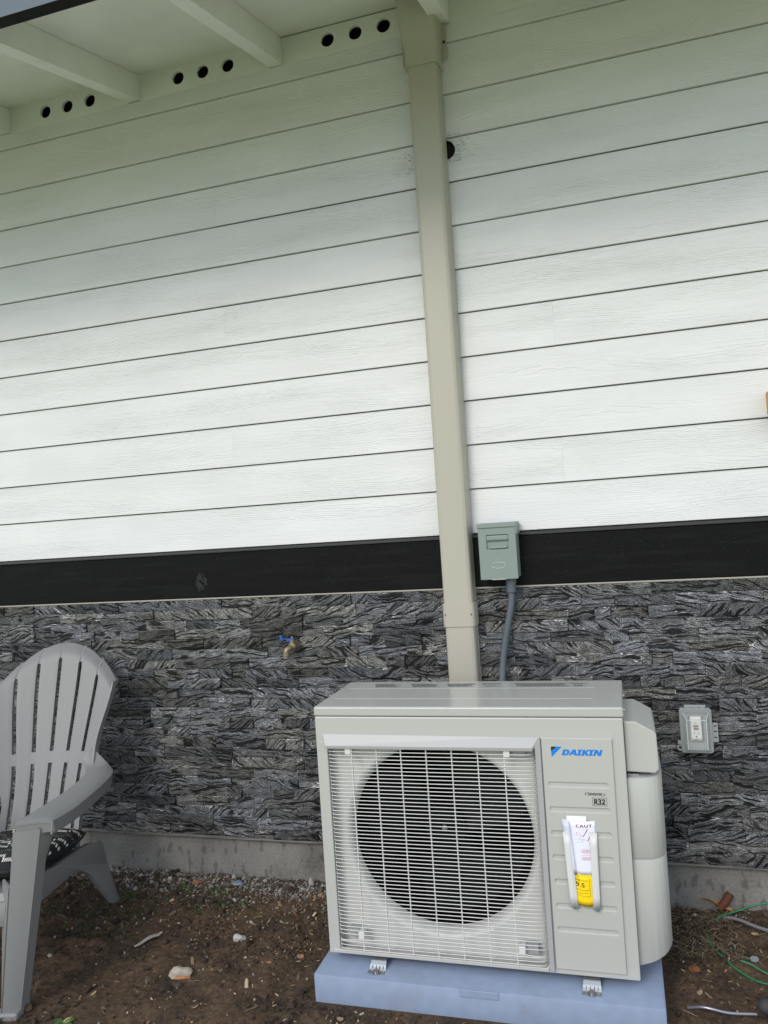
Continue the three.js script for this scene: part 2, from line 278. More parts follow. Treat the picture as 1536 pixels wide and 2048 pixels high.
// ------------------------------------------------------------------ eave: rafters, sheathing, vent blocks, gutter
{
  const e = thing('roof_eave', 'white open roof eave with rafters and round vent holes above the siding', 'eave');
  const sl = 0.2535, zE = 0.85, top = z => 3.266 - sl * z, raf = [-2.725, -2.08, -1.435, -0.80, -0.143, 0.50, 1.145, 1.79];
  const rib = (yb, yt, x0, x1, z0 = -0.004, z1 = zE - 0.002) => { const g = ext(shapeOf([[z0, yb(z0)], [z1, yb(z1)], [z1, yt(z1)], [z0, yt(z0)]]), x1 - x0, 0.0015); const q = g.attributes.position; for (let n = 0; n < q.count; n++) { const sx = q.getX(n), sz = q.getZ(n); q.setX(n, x1 - sz); q.setZ(n, sx); } g.computeVertexNormals(); return uvBox(g, 1); };
  for (const x of raf) part('rafter', rib(z => 3.160 - sl * z, z => top(z) - 0.001, x - 0.026, x + 0.026), M.soffit, e);
  part('soffit_board', rib(top, z => top(z) + 0.018, XL, XR, -0.05, zE + 0.02), M.soffit, e);
  part('roof_sheet', rib(z => top(z) + 0.022, z => top(z) + 0.05, XL, XR, -0.4, zE + 0.18), mat(0.03, 0.03, 0.035, 0.5), e);
  for (let i = 0; i + 1 < raf.length; i++) {
    const a = raf[i] + 0.028, b = raf[i + 1] - 0.028, c = (raf[i] + raf[i + 1]) / 2, yt = i === 3 ? 3.261 : 3.268, s = shapeOf([[a, 3.156], [b, 3.156], [b, yt], [a, yt]]);
    const cx = i === 1 ? -1.758 : i === 2 ? -1.117 : i === 3 ? -0.474 : c;
    if (i < 4) for (const o of [-0.111, 0, 0.111]) { const pts = []; for (let k = 0; k < 26; k++) { const t = -k / 26 * Math.PI * 2, r = 0.0262 * (1 + 0.035 * (rnd() - 0.5)); pts.push([cx + o + r * Math.cos(t), 3.211 + r * Math.sin(t)]); } s.holes.push(pathOf(pts)); }
    const g = ext(s, 0.012, 0); g.translate(0, 0, -0.010); part('vent_block', uvBox(g, 1), M.block, e);
  }
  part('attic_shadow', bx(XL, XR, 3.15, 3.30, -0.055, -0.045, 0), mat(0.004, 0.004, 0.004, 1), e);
  part('fascia', bx(XL, XR, 2.949, 3.055, zE, zE + 0.048), M.black, e);
  // gutter with a rolled face
  const gs = new THREE.Shape(); gs.moveTo(0, 0); gs.lineTo(0.085, 0.0); gs.quadraticCurveTo(0.10, 0.02, 0.105, 0.06); gs.lineTo(0.125, 0.11); gs.lineTo(0.12, 0.11); gs.lineTo(0.1, 0.06); gs.quadraticCurveTo(0.095, 0.02, 0.083, 0.004); gs.lineTo(0.004, 0.004); gs.lineTo(0.004, 0.10); gs.lineTo(0, 0.10); gs.closePath();
  const gg = new THREE.ExtrudeGeometry(gs, { depth: XR - XL, bevelEnabled: false, curveSegments: 8 }); const q = gg.attributes.position; for (let n = 0; n < q.count; n++) { const sx = q.getX(n), sy = q.getY(n), sz = q.getZ(n); q.setXYZ(n, XR - sz, sy + 2.946, sx + zE + 0.049); } gg.computeVertexNormals();
  part('gutter', gg, M.gutter, e);
}

// ------------------------------------------------------------------ black beam and stone
{
  const t = thing('trim_beam', 'black painted horizontal beam between white siding and stone veneer', 'beam');
  part('beam_face', uvBox(bx(XL, XR, 1.121, 1.296, -0.02, 0.020, 0.003), 1), M.black, t);
  const cap = ext(shapeOf([[-0.02, 1.2985], [0.026, 1.2985], [0.026, 1.303], [0.004, 1.3130], [-0.02, 1.3130]]), XR - XL); const q = cap.attributes.position; for (let n = 0; n < q.count; n++) { const sx = q.getX(n), sz = q.getZ(n); q.setX(n, XR - sz); q.setZ(n, sx); } cap.computeVertexNormals();
  part('drip_cap', cap, M.blackTop, t);
  part('caulk_bead', bx(XL, XR, 1.1145, 1.1205, 0.002, 0.0215, 0.002), M.caulk, t);
  // dusty scuff
  const sc = []; for (let k = 0; k < 46; k++) { const a = rr(0, 6.28), r = Math.sqrt(rnd()), g = new THREE.PlaneGeometry(rr(0.0008, 0.0026), rr(0.006, 0.026)); g.rotateZ(rr(-0.5, 0.5)); g.translate(-1.258 + 0.024 * r * Math.cos(a), 1.186 + 0.030 * r * Math.sin(a), 0.0204 + k * 0.00001); sc.push(g); }
  part('scuff_mark', sc, mat(0.020, 0.020, 0.022, 0.6), t).userData.kind = 'stuff';
}
{
  const w = thing('stone_wall', 'black and grey veined ledge stone veneer below the black beam', 'wall');
  part('mortar_backing', bx(XL, XR, 0.168, 1.1145, -0.06, 0.010, 0), M.mortar, w);
  const list = [], h = (1.1140 - 0.176) / 24;
  for (let r = 0; r < 24; r++) {
    let x = XL + rnd() * 0.15;
    while (x < XR - 0.05) {
      const q = rnd(); let L = q < 0.18 ? rr(0.05, 0.09) : q < 0.75 ? rr(0.11, 0.20) : rr(0.20, 0.31); L = Math.min(L, XR - x);
      const y0 = 0.176 + r * h, c = [x + L / 2, y0 + h / 2];
      // what the photograph shows of it: not behind the heat pump, the chair or outside the frame
      const hid = (c[0] > -0.86 && c[0] < 0.36 && c[1] < 0.70) || c[0] < -2.15 || c[0] > 0.80 || (c[0] < -1.68 && c[1] < 0.70) ;
      list.push({ x0: x, x1: x + L, y0, y1: y0 + h, score: (hid ? 0 : 1) * L, r }); x += L;
    }
  }
  list.sort((a, b) => b.score - a.score);
  const rest = [];
  const make = s => {
    const n = Math.max(2, Math.round((s.x1 - s.x0) / 0.03)), z = rr(0.016, 0.033), gap = rr(0.0003, 0.0009), P = [], bz = 0.006;
    const tilt = rr(-0.003, 0.003), tv = rr(-0.002, 0.003);
    const fn = (u, v) => V3(s.x0 + gap + (s.x1 - s.x0 - 2 * gap) * u, s.y0 + gap * 0.7 + (s.y1 - s.y0 - 1.4 * gap) * v, z + tilt * (u - 0.5) + tv * (v - 0.5) + 0.0032 * pn(u * n * 0.9 + s.x0 * 31, v * 2.2 + s.y0 * 77, 256, 256, 3) - 0.0016 * ((u < 0.01 || u > 0.99) ? 1 : 0) - 0.0012 * ((v < 0.01 || v > 0.99) ? 1 : 0));
    const nv = 3, pos = [], uvs = [], nu = n + 1;
    const us = [0, ...Array.from({ length: nu - 1 }, (_, i) => 0.02 + 0.96 * i / (nu - 2)), 1], F = []; // front rows
    const vs = [0, 0.055, 0.945, 1];
    for (const v of vs) for (const u of us) F.push(fn(u, v));
    const W = us.length, tri = (a, b, c) => pos.push(a.x, a.y, a.z, b.x, b.y, b.z, c.x, c.y, c.z);
    for (let j = 0; j < 3; j++) for (let i = 0; i < W - 1; i++) { const k = j * W + i; tri(F[k], F[k + 1], F[k + W + 1]); tri(F[k], F[k + W + 1], F[k + W]); }
    const bk = p => V3(p.x, p.y, bz);
    const edge = (a, b) => { tri(a, bk(b), b); tri(a, bk(a), bk(b)); };
    edge(F[W - 1], F[0]); edge(F[3 * W], F[4 * W - 1]); for (let j = 0; j < 3; j++) { edge(F[j * W], F[(j + 1) * W]); edge(F[(j + 1) * W + W - 1], F[j * W + W - 1]); }
    let g = new THREE.BufferGeometry(); g.setAttribute('position', new THREE.Float32BufferAttribute(pos, 3)); g.computeVertexNormals(); g = toCreasedNormals(g, 0.5);
    const p = g.attributes.position, uv = new Float32Array(p.count * 2), col = new Float32Array(p.count * 3);
    const steep = rnd(), ang = (steep < 0.5 ? rr(-0.15, 0.15) : rr(-0.75, 0.75)), ca = Math.cos(ang), sa = Math.sin(ang), ou = rnd(), ov = rnd(), tone = 0.46 + 0.82 * rnd(), sc = rr(1.25, 1.9);
    for (let i = 0; i < p.count; i++) { const x = p.getX(i) - s.x0 + p.getZ(i) * 0.4, y = p.getY(i) - s.y0 + p.getZ(i) * 0.5; uv[2 * i] = (x * ca + y * sa) * sc / 0.8 + ou; uv[2 * i + 1] = (-x * sa + y * ca) * sc / 0.8 + ov; const ey = Math.min(p.getY(i) - s.y0, s.y1 - p.getY(i)), ex = Math.min(p.getX(i) - s.x0, s.x1 - p.getX(i)), edgeTone = (ey < 0.0012 || ex < 0.0012) && p.getZ(i) > 0.012 ? 1 + 1.5 * smooth(-0.2, 0.5, pn(p.getX(i) * 14, p.getY(i) * 26, 256, 256, 5)) : 1; col[3 * i] = col[3 * i + 1] = col[3 * i + 2] = tone * edgeTone; }  // vertex colour turns paler at random along the outer front edges
    g.setAttribute('uv', new THREE.BufferAttribute(uv, 2)); g.setAttribute('color', new THREE.BufferAttribute(col, 3)); return g;
  };
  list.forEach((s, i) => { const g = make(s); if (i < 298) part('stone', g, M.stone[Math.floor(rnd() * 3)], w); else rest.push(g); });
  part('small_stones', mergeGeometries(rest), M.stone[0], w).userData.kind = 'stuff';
}
{
  const f = thing('concrete_footing', 'rough grey concrete footing strip under the stone veneer', 'footing');
  const nx = 200, g = sheet((u, v) => { const x = XL + (XR - XL) * u; return V3(x, -0.10 + v * (0.272 + 0.003 * pn(x * 5, 3.3, 256, 256, 2)), 0.004 + 0.004 * pn(x * 4, v * 3, 256, 256, 5) + 0.012 * (1 - v)); }, nx, 6, () => V3(0, 0, -0.06));
  uvPlanar(g, 'x', 'y', 1); part('footing_face', g, M.conc, f);
  const lg = sheet((u, v) => { const x = XL + (XR - XL) * u; return V3(x, 0.1685 + v * 0.0065 + 0.0015 * pn(x * 9, 1.1, 256, 256, 4), 0.026 + 0.004 * pn(x * 13, v, 256, 256, 6)); }, nx, 2, () => V3(0, 0, -0.03)); uvPlanar(lg, 'x', 'y', 1);
  part('mortar_ledge', lg, mat(0.15, 0.145, 0.135, 0.9, { bumpMap: concBump, bumpScale: 0.002 }), f);
}

// ------------------------------------------------------------------ line-set duct
function ductSection(w, d, r) { // open to the wall, rounded front corners; x centred, z out
  const s = new THREE.Shape(); s.moveTo(-w / 2, 0); s.lineTo(w / 2, 0); s.lineTo(w / 2 - 0.002, d - r); s.absarc(w / 2 - 0.002 - r, d - r, r, 0, Math.PI / 2); s.lineTo(-w / 2 + 0.002 + r, d); s.absarc(-w / 2 + 0.002 + r, d - r, r, Math.PI / 2, Math.PI); s.closePath(); return s;
}
function ductRun(w, d, r, y0, y1, z0 = 0) { const g = new THREE.ExtrudeGeometry(ductSection(w, d, r), { depth: y1 - y0, bevelEnabled: false, curveSegments: 8 }); g.rotateX(-Math.PI / 2); const q = g.attributes.position; for (let n = 0; n < q.count; n++) q.setXYZ(n, q.getX(n), q.getY(n) + y0, -q.getZ(n) + z0); 
  const idx = []; const ng = g; for (let n = 0; n < q.count; n += 3) { const t = [q.getX(n + 1), q.getY(n + 1), q.getZ(n + 1)]; q.setXYZ(n + 1, q.getX(n + 2), q.getY(n + 2), q.getZ(n + 2)); q.setXYZ(n + 2, ...t); } ng.computeVertexNormals(); return toCreasedNormals(ng, 0.6); }
{
  const d = thing('line_set_duct', 'beige plastic duct running up the wall from heat pump to eave', 'duct', [-0.212, 0, 0]);
  part('duct_run', ductRun(0.110, 0.072, 0.016, 0.62, 3.02, 0.012), M.duct, d);
  part('duct_base', ductRun(0.114, 0.022, 0.002, 0.62, 3.02, 0.010), M.duct, d);
  const cp = part('duct_coupling', ductRun(0.120, 0.077, 0.018, 0.990, 1.072, 0.011), M.duct, d);
  for (const s of [-1, 1]) part('screw', tr(cyl(0.004, 0.004, 0.004, 12), s * 0.044, 1.032, 0.0855, Math.PI / 2), M.dark, d);
  // wall cap under the eave: deepens upwards and rounds into the soffit
  const sec = (w, dp, r) => ductSection(w, dp, r).getPoints(8);
  const cap = part('duct_cap', (() => { const st = [[2.985, 0.122, 0.079], [3.045, 0.125, 0.082], [3.075, 0.134, 0.094], [3.15, 0.139, 0.122], [3.19, 0.140, 0.128], [3.222, 0.140, 0.122], [3.240, 0.139, 0.098]]; const rows = st.map(([y, w, dp]) => sec(w, dp, 0.02).map(p => V3(p.x, y, p.y + 0.010)));
    const pos = []; const t = (a, b, c) => pos.push(a.x, a.y, a.z, b.x, b.y, b.z, c.x, c.y, c.z); for (let j = 0; j + 1 < rows.length; j++) { const A = rows[j], B = rows[j + 1]; for (let i = 0; i < A.length; i++) { const k = (i + 1) % A.length; t(A[i], B[i], B[k]); t(A[i], B[k], A[k]); } }
    for (const R of [rows[0], rows[rows.length - 1]]) { const c = V3(0, R[0].y, 0.05); for (let i = 0; i < R.length; i++) t(c, R[i], R[(i + 1) % R.length]); }
    const g = new THREE.BufferGeometry(); g.setAttribute('position', new THREE.Float32BufferAttribute(pos, 3)); g.computeVertexNormals(); return toCreasedNormals(g, 0.8); })(), M.duct, d);
  part('cap_flange', bx(0.060, 0.083, 3.03, 3.155, 0.010, 0.016), M.duct, d); part('screw', tr(cyl(0.0045, 0.0045, 0.004, 12), 0.074, 3.086, 0.018, Math.PI / 2), M.dark, d);
  part('cap_flange', bx(-0.083, -0.060, 3.03, 3.155, 0.010, 0.016), M.duct, d);
}

// ------------------------------------------------------------------ disconnect box and conduit
{
  const b = thing('disconnect_box', 'grey green electrical disconnect box mounted on the black beam', 'electrical box', [-0.0575, 1.25, 0.02]);
  part('enclosure', bx(-0.062, 0.066, -0.095, 0.083, 0.0, 0.068, 0.003), M.box, b);
  const cv = (() => { const s = roundRect(-0.064, 0.066, -0.0985, 0.083, 0.003); s.holes.push(roundRect(-0.036, 0.040, 0.005, 0.056, 0.004, true)); return ext(s, 0.006, 0.0015); })(); cv.translate(0, 0, 0.070);
  part('door', cv, M.box, b);
  // pressed handle: a sloped pocket
  const pk = sheet((u, v) => V3(-0.038 + 0.080 * u, 0.003 + 0.055 * v, 0.0700 - 0.0 + 0.004 * (v > 0.62 ? smooth(0.62, 0.7, v) * (1 - smooth(0.86, 1, v)) : smooth(0.2, 0.0, v) * 0.2) * smooth(0, 0.12, u) * smooth(1, 0.88, u)), 20, 24, () => V3(0, 0, -0.004), 1.2);
  part('door_handle', [pk, bx(-0.030, 0.034, 0.008, 0.017, 0.068, 0.0795, 0.003), bx(-0.036, 0.040, 0.036, 0.054, 0.068, 0.0785, 0.004)], M.box, b);
  part('rain_hood', [bx(-0.067, 0.071, 0.081, 0.0975, 0.0, 0.082, 0.002), bx(0.0665, 0.071, 0.055, 0.082, 0.0, 0.080, 0.001)], M.box, b);
  const oval = []; for (let k = 0; k <= 26; k++) { const a = Math.PI * (0.93 + 1.14 * k / 26); oval.push([0.001 + 0.024 * Math.cos(a), -0.050 + 0.0105 * Math.sin(a) , 0.0777]); }
  const ov2 = []; for (let k = 0; k <= 26; k++) { const a = Math.PI * (0.18 + 0.64 * k / 26); ov2.push([0.001 + 0.026 * Math.cos(a), -0.050 + 0.0105 * Math.sin(a), 0.0777]); }
  part('embossed_mark', [tube(oval, 0.0018, 40, 6), tube(ov2, 0.0018, 30, 6), bx(-0.009, -0.003, -0.029, -0.0275, 0.077, 0.0785, 0.0004), bx(0.003, 0.009, -0.029, -0.0275, 0.077, 0.0785, 0.0004)], mat(0.36, 0.43, 0.40, 0.35), b);
  part('latch', [bx(-0.025, 0.025, -0.1005, -0.0965, 0.062, 0.0785, 0.001)], M.steel, b);
  const c = thing('conduit', 'grey plastic conduit curving down from the disconnect box to the heat pump', 'conduit');
  part('connector', [tr(cyl(0.0195, 0.0185, 0.022, 24), -0.0235, 1.143, 0.055), tr(cyl(0.0175, 0.0165, 0.028, 24), -0.0245, 1.119, 0.055), tr(cyl(0.018, 0.018, 0.004, 24), -0.0246, 1.105, 0.055)], M.pvc, c);
  part('pipe', tube([[-0.0245, 1.11, 0.055], [-0.028, 1.06, 0.056], [-0.045, 0.985, 0.058], [-0.063, 0.90, 0.06], [-0.073, 0.82, 0.07], [-0.076, 0.72, 0.10], [-0.074, 0.62, 0.16], [-0.07, 0.56, 0.27]], 0.0118, 80, 16), M.pvc, c);
}

// ------------------------------------------------------------------ faucet
{
  const f = thing('garden_tap', 'brass wall tap with blue lever on the stone wall', 'tap', [-0.862, 0.928, 0.026]);
  part('tap_body', [tr(cyl(0.016, 0.017, 0.014, 6), 0, 0, 0.006, Math.PI / 2), tr(cyl(0.0135, 0.0135, 0.03, 18), 0, 0, 0.024, Math.PI / 2), tr(new THREE.SphereGeometry(0.0165, 18, 12), 0, 0.002, 0.040), tr(cyl(0.009, 0.010, 0.022, 14), 0, 0.018, 0.042)], M.brass, f);
  part('spout', [tube([[0, 0, 0.04], [-0.004, -0.001, 0.058], [-0.010, -0.006, 0.068], [-0.013, -0.014, 0.071], [-0.014, -0.022, 0.071]], 0.0105, 24, 14), tr(cyl(0.0135, 0.0135, 0.009, 18), -0.014, -0.0255, 0.071)], M.brass, f);
  part('lever', [bx(-0.036, 0.012, 0.0285, 0.0325, 0.034, 0.050, 0.0015), tr(bx(-0.012, 0.0, -0.012, 0.011, -0.008, 0.008, 0.003), -0.036, 0.036, 0.042, 0, 0, 0.3), bx(-0.020, 0.004, 0.019, 0.0325, 0.034, 0.051, 0.003)], M.blue, f);
  part('lever_nut', tr(cyl(0.005, 0.005, 0.006, 6), 0.001, 0.036, 0.042), M.steel, f);
}

// ------------------------------------------------------------------ weatherproof outlet
{
  const o = thing('outdoor_outlet', 'clear plastic weatherproof outlet cover with white socket on stone', 'outlet', [0.548, 0.628, 0.028]);
  o.rotation.z = 0.0;
  part('base_plate', (() => { const s = roundRect(-0.049, 0.049, -0.074, 0.070, 0.008); s.holes.push(roundRect(-0.024, 0.024, -0.045, 0.042, 0.003, true)); return ext(s, 0.014, 0.002); })(), M.cloudy, o);
  part('base_box', bx(-0.024, 0.024, -0.045, 0.042, -0.006, 0.004, 0.0), mat(0.2, 0.21, 0.21, 0.6), o);
  const rim = (() => { const s = roundRect(-0.050, 0.050, -0.076, 0.071, 0.01); s.holes.push(roundRect(-0.039, 0.039, -0.064, 0.055, 0.006, true)); return ext(s, 0.008, 0.002); })(); rim.translate(0, 0, 0.018);
  part('cover_rim', rim, mat(0.24, 0.26, 0.265, 0.22), o);
  const ring = (x0, x1, y0, y1, z) => roundRect(x0, x1, y0, y1, 0.006).getPoints(4).map(p => V3(p.x, p.y, z));
  const R1 = ring(-0.040, 0.040, -0.065, 0.056, 0.026), R2 = ring(-0.030, 0.030, -0.056, 0.040, 0.060); const pos = [];
  const t = (a, b, c) => pos.push(a.x, a.y, a.z, b.x, b.y, b.z, c.x, c.y, c.z); for (let i = 0; i < R1.length; i++) { const k = (i + 1) % R1.length; t(R1[i], R1[k], R2[k]); t(R1[i], R2[k], R2[i]); } const cc = V3(0, -0.006, 0.060); for (let i = 0; i < R2.length; i++) t(cc, R2[i], R2[(i + 1) % R2.length]);
  let g = new THREE.BufferGeometry(); g.setAttribute('position', new THREE.Float32BufferAttribute(pos, 3)); g.computeVertexNormals(); part('clear_cover', toCreasedNormals(g, 0.5), M.clear, o);
  part('cover_edge', [...[[-1, -0.065, -0.056], [1, -0.065, -0.056], [-1, 0.056, 0.040], [1, 0.056, 0.040]].map(([sx, y0, y1]) => tube([[sx * 0.039, y0, 0.027], [sx * 0.030, y1, 0.060]], 0.0010, 4, 6)), tube([[-0.030, -0.056, 0.060], [-0.030, 0.040, 0.060], [0.030, 0.040, 0.060], [0.030, -0.056, 0.060]], 0.0011, 60, 6, 0.01)], mat(0.62, 0.65, 0.65, 0.25), o);
  part('hinge', [tr(cyl(0.0055, 0.0055, 0.066, 12), 0, 0.076, 0.020, 0, 0, Math.PI / 2), bx(-0.030, -0.012, 0.066, 0.080, 0.012, 0.025), bx(-0.008, 0.010, 0.066, 0.080, 0.012, 0.025), bx(0.014, 0.030, 0.066, 0.080, 0.012, 0.025)], M.cloudy, o);
  const sh = (() => { const s = roundRect(0.050, 0.067, -0.040, 0.022, 0.003); for (const y of [0.010, -0.008, -0.027]) s.holes.push(roundRect(0.054, 0.063, y, y + 0.004, 0.001, true)); return ext(s, 0.010, 0.001); })(); sh.translate(0, 0, 0.012); part('side_hinge', sh, M.cloudy, o);
  part('hasp', [(() => { const g = new THREE.TorusGeometry(0.0075, 0.0035, 8, 20); g.translate(-0.053, -0.060, 0.022); return g; })(), bx(-0.060, -0.044, -0.048, -0.036, 0.014, 0.028)], M.cloudy, o);
  part('socket', [bx(-0.0168, 0.0168, -0.030, 0.034, 0.0, 0.030, 0.003), bx(-0.0175, 0.0175, -0.038, 0.042, 0.0, 0.018, 0.003)], M.outlet, o);
  part('reset_button', bx(-0.009, 0.007, 0.010, 0.017, 0.029, 0.0325, 0.001), M.red, o);
  part('test_button', bx(-0.008, 0.007, 0.002, 0.007, 0.029, 0.0325, 0.001), M.dark, o);
  for (const g of [bx(-0.008, -0.0062, -0.013, -0.004, 0.0290, 0.0307, 0), bx(0.0055, 0.0070, -0.013, -0.005, 0.0290, 0.0307, 0), tr(cyl(0.0028, 0.0028, 0.0012, 14), -0.001, -0.021, 0.0303, Math.PI / 2), bx(-0.004, 0.002, 0.0225, 0.0245, 0.0290, 0.0307, 0)]) part('slot', g, M.dark, o);
  part('screw', [tr(cyl(0.0045, 0.0045, 0.004, 12), -0.001, -0.037, 0.020, Math.PI / 2)], M.brass, o);
}

// ------------------------------------------------------------------ mini-split heat pump
const AC = [-0.5617, 0, 0.6089], ACT = 0.01108;
const font = await new FontLoader().loadAsync('fonts/droid/droid_sans_bold.typeface.json');
function word(str, x0, x1, y0, y1, z, shear = 0, depth = 0.0004, bold = 0) {
  const g = new TextGeometry(str, { font, size: 1, depth: 0.05, curveSegments: 5, bevelEnabled: bold > 0, bevelSize: bold, bevelThickness: 0.001, bevelSegments: 1 }); g.computeBoundingBox(); const b = g.boundingBox;
  const w = b.max.x - b.min.x, h = b.max.y - b.min.y, p = g.attributes.position, sk = shear * (y1 - y0);
  for (let i = 0; i < p.count; i++) { const u = (p.getX(i) - b.min.x) / w, v = (p.getY(i) - b.min.y) / h; p.setXYZ(i, x0 + (x1 - x0 - sk) * u + sk * v, y0 + (y1 - y0) * v, z + p.getZ(i) / 0.05 * depth); }
  g.computeVertexNormals(); return g;
}
{
  const a = thing('heat_pump', 'off white outdoor heat pump unit with round fan grille on blue grey pad', 'heat pump', AC, ACT);
  const W = 0.892, D = 0.348, VB = 0.0967, VL = 0.806, VT = 0.8345;
  const GO = [0.031, 0.651, 0.110, 0.7206];
  // cabinet: front sheet with the grille opening, sides, back, floor
  const fs = roundRect(0, W, VB, VL - 0.001, 0.004); fs.holes.push(roundRect(GO[0], GO[1], GO[2], GO[3], 0.012, true));
  const fr = ext(fs, 0.012, 0.003); fr.translate(0, 0, -0.012);
  part('cabinet', [fr, bx(0, 0.004, VB, VL - 0.001, -D, -0.0125, 0), bx(W - 0.004, W, VB, VL - 0.001, -D, -0.0125, 0), bx(0.0045, W - 0.0045, VB, VL - 0.001, -D, -D + 0.004, 0), bx(0.0045, W - 0.0045, VB, VB + 0.004, -D + 0.005, -0.0125, 0)], M.ac, a);
  const top = part('top_lid', [bx(-0.003, W + 0.003, VL, VT, -D - 0.003, 0.003, 0.006)], mat(0.405, 0.415, 0.40, 0.16), a);
  part('lid_rib', [bx(0.03, W - 0.08, VT - 0.0012, VT + 0.0005, -0.105, -0.100, 0.0005), bx(0.03, W - 0.08, VT - 0.0012, VT + 0.0004, -0.245, -0.241, 0.0004)], mat(0.42, 0.43, 0.41, 0.2), a);
  // printed notice on the lid: rows of tiny grey marks
  const nb = []; const blocks = [[0.10, 0.195, 0.8], [0.225, 0.33, 0.8], [0.345, 0.45, 1], [0.46, 0.53, 0.35], [0.565, 0.74, 1], [0.74, 0.80, 0.4]];
  for (const [u0, u1, dn] of blocks) for (let r = 0; r < 6; r++) { if (rnd() > dn + 0.25) continue; let u = u0 + (r * 0.003); const end = u1 - rr(0, 0.03); while (u < end) { const l = rr(0.003, 0.009); nb.push(bx(u, Math.min(u + l, end), VT + 0.0001, VT + 0.0005, -0.31 + r * 0.0085, -0.31 + r * 0.0085 + 0.0048, 0)); u += l + 0.0022; } }
  part('printed_notice', nb, mat(0.07, 0.07, 0.07, 0.7), a);
  for (const z of [-0.03, -0.20]) part('lid_screw', tr(cyl(0.004, 0.004, 0.004, 10), W + 0.005, 0.82, z, 0, 0, Math.PI / 2), M.zinc, a);
  // fan shroud: plate with a bell mouth running into a dark tunnel
  const cu = 0.352, cv = 0.438, R = 0.271;
  const ps = shapeOf([[0.006, VB + 0.006], [0.664, VB + 0.006], [0.664, 0.745], [0.006, 0.745]]); const hp = new THREE.Path(); hp.absarc(cu, cv, R + 0.022, 0, Math.PI * 2, true); ps.holes.push(hp);
  const pl = ext(ps, 0.003, 0, 64); pl.translate(0, 0, -0.043);
  const lat = []; for (let k = 0; k <= 10; k++) { const t = k / 10 * Math.PI / 2; lat.push(new THREE.Vector2(R + 0.024 - 0.024 * Math.sin(t), -0.040 - 0.040 * (1 - Math.cos(t)))); }
  const bell = new THREE.LatheGeometry(lat, 96); bell.rotateX(Math.PI / 2); { const p = bell.attributes.position; for (let i = 0; i < p.count; i++) p.setXYZ(i, p.getX(i) + cu, p.getY(i) + cv, Math.abs(p.getZ(i)) * -1); bell.computeVertexNormals(); }
  part('fan_shroud', [pl, bell], M.bell, a);
  part('fan_tunnel', (() => { const g = new THREE.CylinderGeometry(R, R, 0.22, 80, 1, true); g.rotateX(Math.PI / 2); g.translate(cu, cv, -0.190); const b = new THREE.CircleGeometry(R, 64); b.translate(cu, cv, -0.298); return [g, b]; })(), new THREE.MeshPhysicalMaterial({ color: lin(0.003, 0.003, 0.0035), roughness: 0.7, specularIntensity: 0.2 }), a);
  for (let k = 0; k < 3; k++) { // swept fan blades
    const a0 = k * Math.PI * 2 / 3 + 0.5;
    part('fan_blade', sheet((u, v) => { const r = 0.06 + (R - 0.075) * v, t = a0 + (u - 0.5) * (1.25 + 0.25 * v) + 0.5 * v; return V3(cu + r * Math.cos(t), cv + r * Math.sin(t), -0.150 - 0.055 * (u - 0.5) * (0.6 + 0.6 * v)); }, 16, 10, () => V3(0, 0, -0.003), 1.0), M.fan, a);
  }
  part('fan_hub', [tr(cyl(0.062, 0.068, 0.07, 40), cu, cv, -0.155, Math.PI / 2)], M.fan, a);
  part('hub_nut', [tr(cyl(0.009, 0.009, 0.012, 6), cu, cv + 0.004, -0.115, Math.PI / 2), tr(cyl(0.004, 0.004, 0.012, 10), cu, cv + 0.004, -0.106, Math.PI / 2)], M.zinc, a);
  // grille: 55 thin bars with ends bent back into the opening, seven uprights
  const gr = part('grille', [bx(0.012, GO[0] + 0.004, GO[2] - 0.010, GO[3] + 0.010, -0.004, 0.0045, 0.002), bx(0.012, GO[1], GO[2] - 0.011, GO[2] + 0.001, -0.004, 0.0065, 0.003)], M.ac, a);
  const nb2 = 55, uprights = [0.1125, 0.1895, 0.2635, 0.3391, 0.4143, 0.4896, 0.565];
  for (let i = 0; i < nb2; i++) {
    const y = GO[2] + 0.008 + (GO[3] - GO[2] - 0.014) * i / (nb2 - 1), zf = 0.011, zr = -0.030, r = 0.0013;
    const c = [[GO[0] + 0.004, y, zr], [GO[0] + 0.0045, y, -0.012], [GO[0] + 0.009, y, 0.004], [GO[0] + 0.022, y, zf], [0.2, y, zf + 0.001], [0.48, y, zf + 0.001], [GO[1] - 0.022, y, zf], [GO[1] - 0.010, y, 0.004], [GO[1] - 0.005, y, -0.012], [GO[1] - 0.0045, y, zr]];
    const pts = c.map(p => p.slice());
    if (i === 4 || i === 3) { for (const p of pts) if (p[0] < 0.09) p[1] -= (i - 3 ? 0.0 : 0.008); for (const p of pts) if (p[0] > 0.6) p[1] -= (i - 3 ? 0.0 : 0.008); }
    const skip = (i === nb2 - 2);  // little windows at the clips
    const g = new THREE.TubeGeometry(new THREE.CatmullRomCurve3(pts.map(p => V3(...p)), false, 'catmullrom', 0.3), 34, r, 5); g.scale(1, 1, 1);
    part('bar', g, M.grille, gr);
  }
  for (const u of uprights) part('upright', tr(bx(-0.0014, 0.0014, GO[2] + 0.002, GO[3] + 0.001, 0.004, 0.0105, 0.0006), u), M.grille, gr);
  for (const [u, v] of [[0.1005, 0.7052], [0.5716, 0.7061], [0.579, 0.1562], [0.1062, 0.1584]]) part('clip', bx(u - 0.008, u + 0.010, v - 0.010, v + 0.012, -0.02, 0.0135, 0.002), M.grille, gr);
